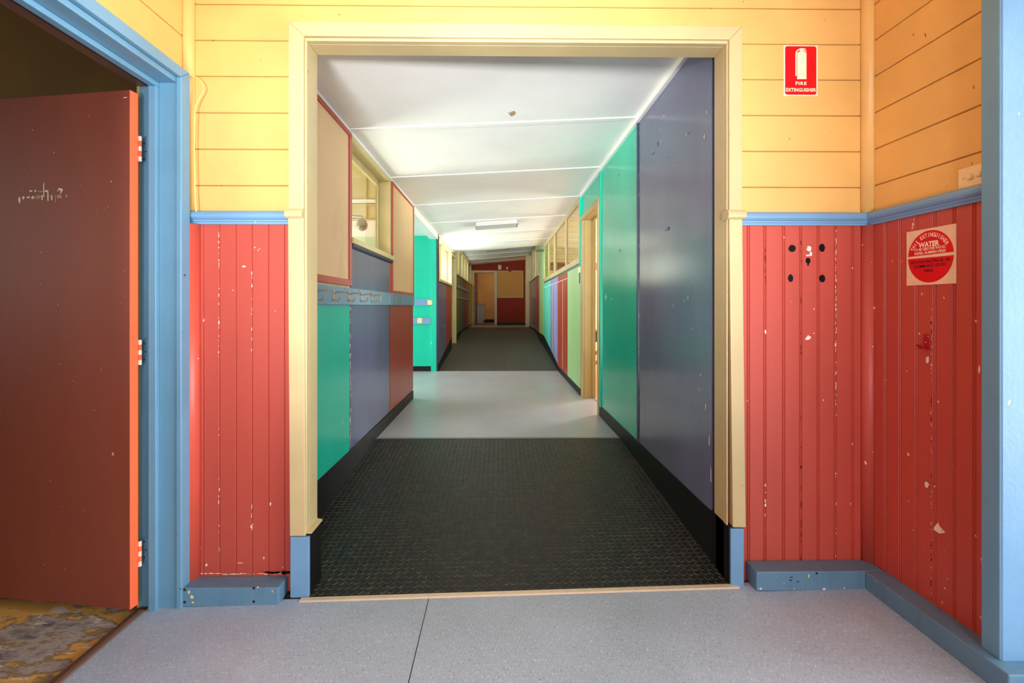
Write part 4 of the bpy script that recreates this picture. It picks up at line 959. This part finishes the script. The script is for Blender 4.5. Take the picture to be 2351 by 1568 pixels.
m.ub(CL - WT, CL - 20, BACKW + .02, 2.69, 645, 900, CREAMD)
struct(m.build('wall_room_left', org=(u(-1100), Y(2.0), Z(-600))), 'cream room wall seen through the left window', 'wall')
pd = empty('pendant_lamp', (u(-689), Y(2.2), Z(380))); tag(pd, 'amber glass lamp shade hanging behind the left window', 'lamp')
b = MB(); c = (u(-689), Y(2.2), Z(407)); b.sphere(c, u(27), AMBER, 20, 14, (1, 1, 1.15)); b.build('lamp_shade', pd)
b = MB(); b.tube([(u(-689), Y(2.2), Z(434)), (u(-689), Y(2.2), Z(450)), (u(-760), Y(2.2), Z(452))], .008, STEEL, 8); b.tube([(u(-760), Y(2.2), Z(452)), (u(-760), Y(2.2), Z(890))], .004, STEEL, 8); b.build('bracket', pd)
# dim room on the left of the vestibule
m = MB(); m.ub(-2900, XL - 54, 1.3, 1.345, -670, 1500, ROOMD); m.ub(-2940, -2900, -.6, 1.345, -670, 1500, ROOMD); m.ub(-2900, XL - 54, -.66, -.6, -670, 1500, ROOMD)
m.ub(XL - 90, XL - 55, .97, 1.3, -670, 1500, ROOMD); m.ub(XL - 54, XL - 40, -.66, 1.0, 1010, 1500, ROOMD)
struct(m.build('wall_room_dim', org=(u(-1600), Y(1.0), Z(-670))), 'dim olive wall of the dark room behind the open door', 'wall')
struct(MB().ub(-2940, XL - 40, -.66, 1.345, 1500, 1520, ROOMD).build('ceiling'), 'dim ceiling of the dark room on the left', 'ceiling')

# ------------------------------------------------------------------ signs and fittings
# fire extinguisher sign
X0, a1 = on_y(1798.5, 104, 1.0); X1, a0 = on_y(1876.5, 221, 1.0)
sc = empty('safety_sign', (u((X0 + X1) / 2), D, Z(a0))); tag(sc, 'red FIRE EXTINGUISHER sign with white extinguisher pictogram on the yellow boards', 'sign')
MB().box(u(X0), u(X1), D - .0025, D, Z(a0), Z(a1), SIGNW).build('backing_plate', sc, .0006)
fs_ = lambda x, z, d=0: (x, D - .0025 + d, z)
cx, cz = u((X0 + X1) / 2), Z((a0 + a1) / 2); hw, hh = u((X1 - X0) / 2), u((a1 - a0) / 2)
b = MB(); ix, iz, r = hw * .915, hh * .953, .009; P = []
for sx, sz, q0 in ((1, 1, 0), (-1, 1, 90), (-1, -1, 180), (1, -1, 270)):
    for k in range(0, 91, 15): P.append((cx + sx * (ix - r) + r * math.cos(math.radians(q0 + k)), cz + sz * (iz - r) + r * math.sin(math.radians(q0 + k))))
b.prism(P, lambda p, q, d: fs_(p, q, d), -.0004, 0, SIGNR); part(b.build('red_face', sc), 'red sign face')
# pictogram in sign pixels (crop scale 9.8 px per photo px, sign spans 370..1150 x 230..1390)
def sp(x, y): return (cx + (x - 762) / 780 * 2 * hw, cz - (y - 810) / 1165 * 2 * hh)
def pic(b, pts): b.add([fs_(*sp(x, y), -.0009) for x, y in pts], [tuple(range(len(pts)))], SIGNW)
b = MB()
pic(b, [(677, 1010), (677, 410), (745, 368), (835, 368), (892, 410), (892, 1010)]); pic(b, [(745, 372), (728, 312), (740, 302), (820, 302), (832, 330), (820, 372)])
def strip(b, c, w):
    n = len(c); L = []; R = []
    for i, (x, y) in enumerate(c):
        x0, y0 = c[max(i - 1, 0)]; x1, y1 = c[min(i + 1, n - 1)]; l = math.hypot(x1 - x0, y1 - y0); nx_, ny_ = -(y1 - y0) / l, (x1 - x0) / l
        L.append((x + nx_ * w, y + ny_ * w)); R.append((x - nx_ * w, y - ny_ * w))
    for i in range(n - 1): pic(b, [L[i], L[i + 1], R[i + 1], R[i]])
strip(b, [(740, 328), (712, 336), (686, 352), (666, 376), (655, 405), (652, 440), (652, 935)], 14)
strip(b, [(815, 308), (850, 314), (878, 328)], 9); strip(b, [(815, 338), (860, 356), (893, 380)], 10)
b.build('pictogram', sc)
b = MB(); x, y = sp(768, 1105); add_text(b, lambda p, q, d: fs_(p, q, d), 'FIRE', x, y, .0195, SIGNW, .03, u(25.5) * 1.0, -.0009, 1.15)
x, y = sp(768, 1256); add_text(b, lambda p, q, d: fs_(p, q, d), 'EXTINGUISHER', x, y, .0205, SIGNW, .03, u(70), -.0009, 1.05); b.build('lettering', sc)

# water extinguisher sign on the right wall
SX = XR - .4
c4 = [on_x(px, py, SX) for px, py in ((2081, 534), (2195, 512.5), (2197, 650.5), (2083, 656))]
t0 = (c4[0][0] + c4[3][0]) / 2; t1 = (c4[1][0] + c4[2][0]) / 2; a1 = (c4[0][1] + c4[1][1]) / 2; a0 = (c4[2][1] + c4[3][1]) / 2
ws = empty('safety_sign', (u(XR), Y((t0 + t1) / 2), Z(a0))); tag(ws, 'square cream sign with red disc about water extinguishers on the red right wall', 'sign')
MB().box(u(XR) - .0022, u(XR), Y(t1), Y(t0), Z(a0), Z(a1), SIGNS).build('backing_plate', ws, .0005)
cy, cz2 = Y((t0 + t1) / 2), Z((a0 + a1) / 2); hs = (Y(t0) - Y(t1)) / 2; hv = u(a1 - a0) / 2
fw = lambda x, z, d=0: (u(XR) - .0022 + d, cy - x, cz2 + z)        # x grows to the viewer's right
R = hs * .925; Rv = hv * .925
def discp(y0, y1):
    P = []
    for k in range(0, 361, 4):
        x, z = R * math.cos(math.radians(k)), Rv * math.sin(math.radians(k))
        if y0 <= z <= y1: P.append((x, z))
    return P
b = MB(); up = [(R * math.cos(math.radians(k)), Rv * math.sin(math.radians(k))) for k in range(4, 177, 4)]; lo = [(R * math.cos(math.radians(k)), Rv * math.sin(math.radians(k))) for k in range(181, 360, 4)]
b.prism(up, fw, -.0004, 0, SIGNR); b.prism(lo, fw, -.0004, 0, SIGNR); part(b.build('red_disc', ws), 'red disc split by a cream bar')
b = MB()
add_arc_text(b, fw, 'THIS EXTINGUISHER', 0, 0, R * .845, 156, 30, .0205, SIGNW, .03, .72, -.0009)
add_text(b, fw, 'WATER', -.004, Rv * .475, .026, SIGNW, .045, R * .92, -.0009)
add_text(b, fw, 'TO BE USED FOR WOOD,', .0, Rv * .295, .0134, SIGNW, .028, R * 1.36, -.0009); add_text(b, fw, 'PAPER, RUBBISH FIRES', .0, Rv * .15, .0134, SIGNW, .028, R * 1.36, -.0009)
part(b.build('cream_lettering', ws), 'cream lettering')
b = MB()
add_text(b, fw, 'NOT FOR ELECTRICAL OR', .0, -Rv * .18, .0158, SIGNK, .02, R * 1.72, -.0009); add_text(b, fw, 'FLAMMABLE LIQUID', .0, -Rv * .36, .0158, SIGNK, .008, R * 1.36, -.0009); add_text(b, fw, 'FIRES', -.004, -Rv * .54, .0158, SIGNK, .02, R * .40, -.0009)
part(b.build('dark_lettering', ws), 'dark lettering')

# light switch on the dado
t0, a1 = on_x(2205.5, 390, XR); a0 = DADO_T + 1; t1 = t0 - .057
sw = empty('light_switch', (u(XR), Y((t0 + t1) / 2), Z(a0))); tag(sw, 'cream double light switch sitting on the blue dado of the right wall', 'light switch')
MB().box(u(XR) - .009, u(XR), Y(t1), Y(t0), Z(a0), Z(a1), CREAMP).build('face_plate', sw, .003, 3)
for px, py in ((2228, 405), (2248.5, 398.5)):
    t, a = on_x(px, py, XR - 6); b = MB(); c = Vector((u(XR) - .008, Y(t), Z(a)))
    b.tube([c, c + Vector((-.008, 0, -.001)), c + Vector((-.0095, 0, -.001))], [.0105, .0100, .008], CREAMP, 20); b.build('rocker', sw)
t, a = on_x(2212, 409, XR - 5); MB().cyl((u(XR) - .0085, Y(t), Z(a)), (-1, 0, 0), .0045, .0012, CREAMP, 14).build('screw_cap', sw)

# red hose bracket on the right wall
t, a = on_x(2129, 783, XR); bk = empty('wall_bracket', (u(XR), Y(t), Z(a - 16))); tag(bk, 'small red metal hook bracket screwed to the red right wall', 'bracket')
b = MB(); b.box(u(XR) - .003, u(XR), Y(t) - .013, Y(t) + .013, Z(a - 16), Z(a + 14), BRACK); b.box(u(XR) - .020, u(XR), Y(t) - .013, Y(t) + .013, Z(a - 16), Z(a - 16) + .003, BRACK)
b.hexa([(u(XR) - .021, Y(t) - .013, Z(a - 16)), (u(XR) - .018, Y(t) - .013, Z(a - 16)), (u(XR) - .018, Y(t) + .013, Z(a - 16)), (u(XR) - .021, Y(t) + .013, Z(a - 16)), (u(XR) - .034, Y(t) - .013, Z(a - 7)), (u(XR) - .031, Y(t) - .013, Z(a - 7)), (u(XR) - .031, Y(t) + .013, Z(a - 7)), (u(XR) - .034, Y(t) + .013, Z(a - 7))], BRACK)
b.build('hook_plate', bk, .0008)
for dy, da in ((-.005, 9), (.005, -3)):
    MB().cyl((u(XR) - .003, Y(t) + dy, Z(a + da)), (-1, 0, 0), .0042, .0016, STEEL, 12).build('screw', bk)

# ------------------------------------------------------------------ ground outside
struct(MB().box(-9, 9, -9, 22, Z(-760), Z(-720), VINYLL).build('ground'), 'pale ground below the building', 'ground')

# ------------------------------------------------------------------ light
wd = bpy.data.worlds.new('sky'); S.world = wd; wd.use_nodes = True
bg = wd.node_tree.nodes['Background']; bg.inputs[0].default_value = (.92, .96, 1, 1); bg.inputs[1].default_value = 1.0
def area(nm, loc, size, rot, power, col=(1, 1, 1), spread=180):
    l = bpy.data.lights.new(nm, 'AREA'); l.shape = 'RECTANGLE'; l.size, l.size_y = size; l.energy = power; l.color = col; l.spread = math.radians(spread)
    o = bpy.data.objects.new(nm, l); COL.objects.link(o); o.location = loc; o.rotation_euler = [math.radians(r) for r in rot]; return o
# rot: (90,0,0) shines toward +Y ; (90,0,90) toward -X ; (90,0,-90) toward +X
area('entrance_daylight', (2.55, -1.2, 1.3), (1.7, 2.4), (94, 0, 22), 14, (.97, .98, 1))
area('entrance_side_daylight', (2.9, .2, 1.4), (2.4, 2.4), (92, 0, 90), 66, (.97, .99, 1), 78)
area('back_fill_beam', (-.35, Y(-1.4), .5), (1.2, .5), (105, 0, -4), 22, (.98, .99, 1), 34)  # added narrow fill, aimed up through the opening at the corridor ceiling
area('back_fill_wide', (.8, Y(-1.42), 1.5), (1.6, 1.8), (92, 0, 4), 40, (.98, .99, 1), 130)  # added wide fill behind the viewpoint, evens out the front wall
area('left_window_daylight', (u(CL - 130), Y(4.37), Z(300)), (2.0, .9), (100, 0, -90), 92, (.98, .99, 1))
area('right_room_daylight', (u(CR + 2390), Y(4.2), Z(100)), (2.0, 1.6), (96, 0, 90), 380, (.98, .99, 1))
area('left_room_daylight', (u(-1750), Y(2.1), Z(100)), (1.0, 1.4), (98, 0, -90), 190, (.98, .99, 1))
area('passage_fill', (u(CL - 1200), Y(3.2), Z(-50)), (1.6, 2.0), (95, 0, -90), 44, (.98, 1, 1))  # added fill in the side passage to brighten the mid corridor
area('far_window_daylight', (u(CL - 130), Y(6.6), Z(600)), (4, .6), (90, 0, -90), 19, (1, .99, .96))
area('end_room_daylight', (u(200), Y(9.0), Z(650)), (.8, .8), (60, 0, 60), 3, (1, .92, .8))
area('dim_room_daylight', (u(-2600), Y(.1), Z(300)), (1.2, 1.2), (90, 0, -90), 14, (1, .97, .9))

# ------------------------------------------------------------------ camera and view
cam = bpy.data.cameras.new('camera'); co = bpy.data.objects.new('camera', cam); COL.objects.link(co)
co.location = (0, 0, CZ); co.rotation_euler = (math.radians(90), 0, -YAW)
cam.sensor_fit = 'HORIZONTAL'; cam.sensor_width = 36; cam.lens = 36 * F / 2351
cam.shift_x = (1175.5 - 1160) / 2351; cam.shift_y = -(784 - 702) / 2351; cam.clip_start = .02
S.camera = co
S.view_settings.view_transform = 'Standard'; S.view_settings.look = 'None'; S.view_settings.gamma = 1; S.view_settings.use_curve_mapping = False
S.view_settings.exposure = 0.46
S.cycles.use_denoising = True; S.cycles.max_bounces = 10; S.cycles.diffuse_bounces = 7; S.cycles.glossy_bounces = 4; S.cycles.transparent_max_bounces = 16
S.cycles.sample_clamp_indirect = 6; S.cycles.caustics_reflective = False; S.cycles.caustics_refractive = False
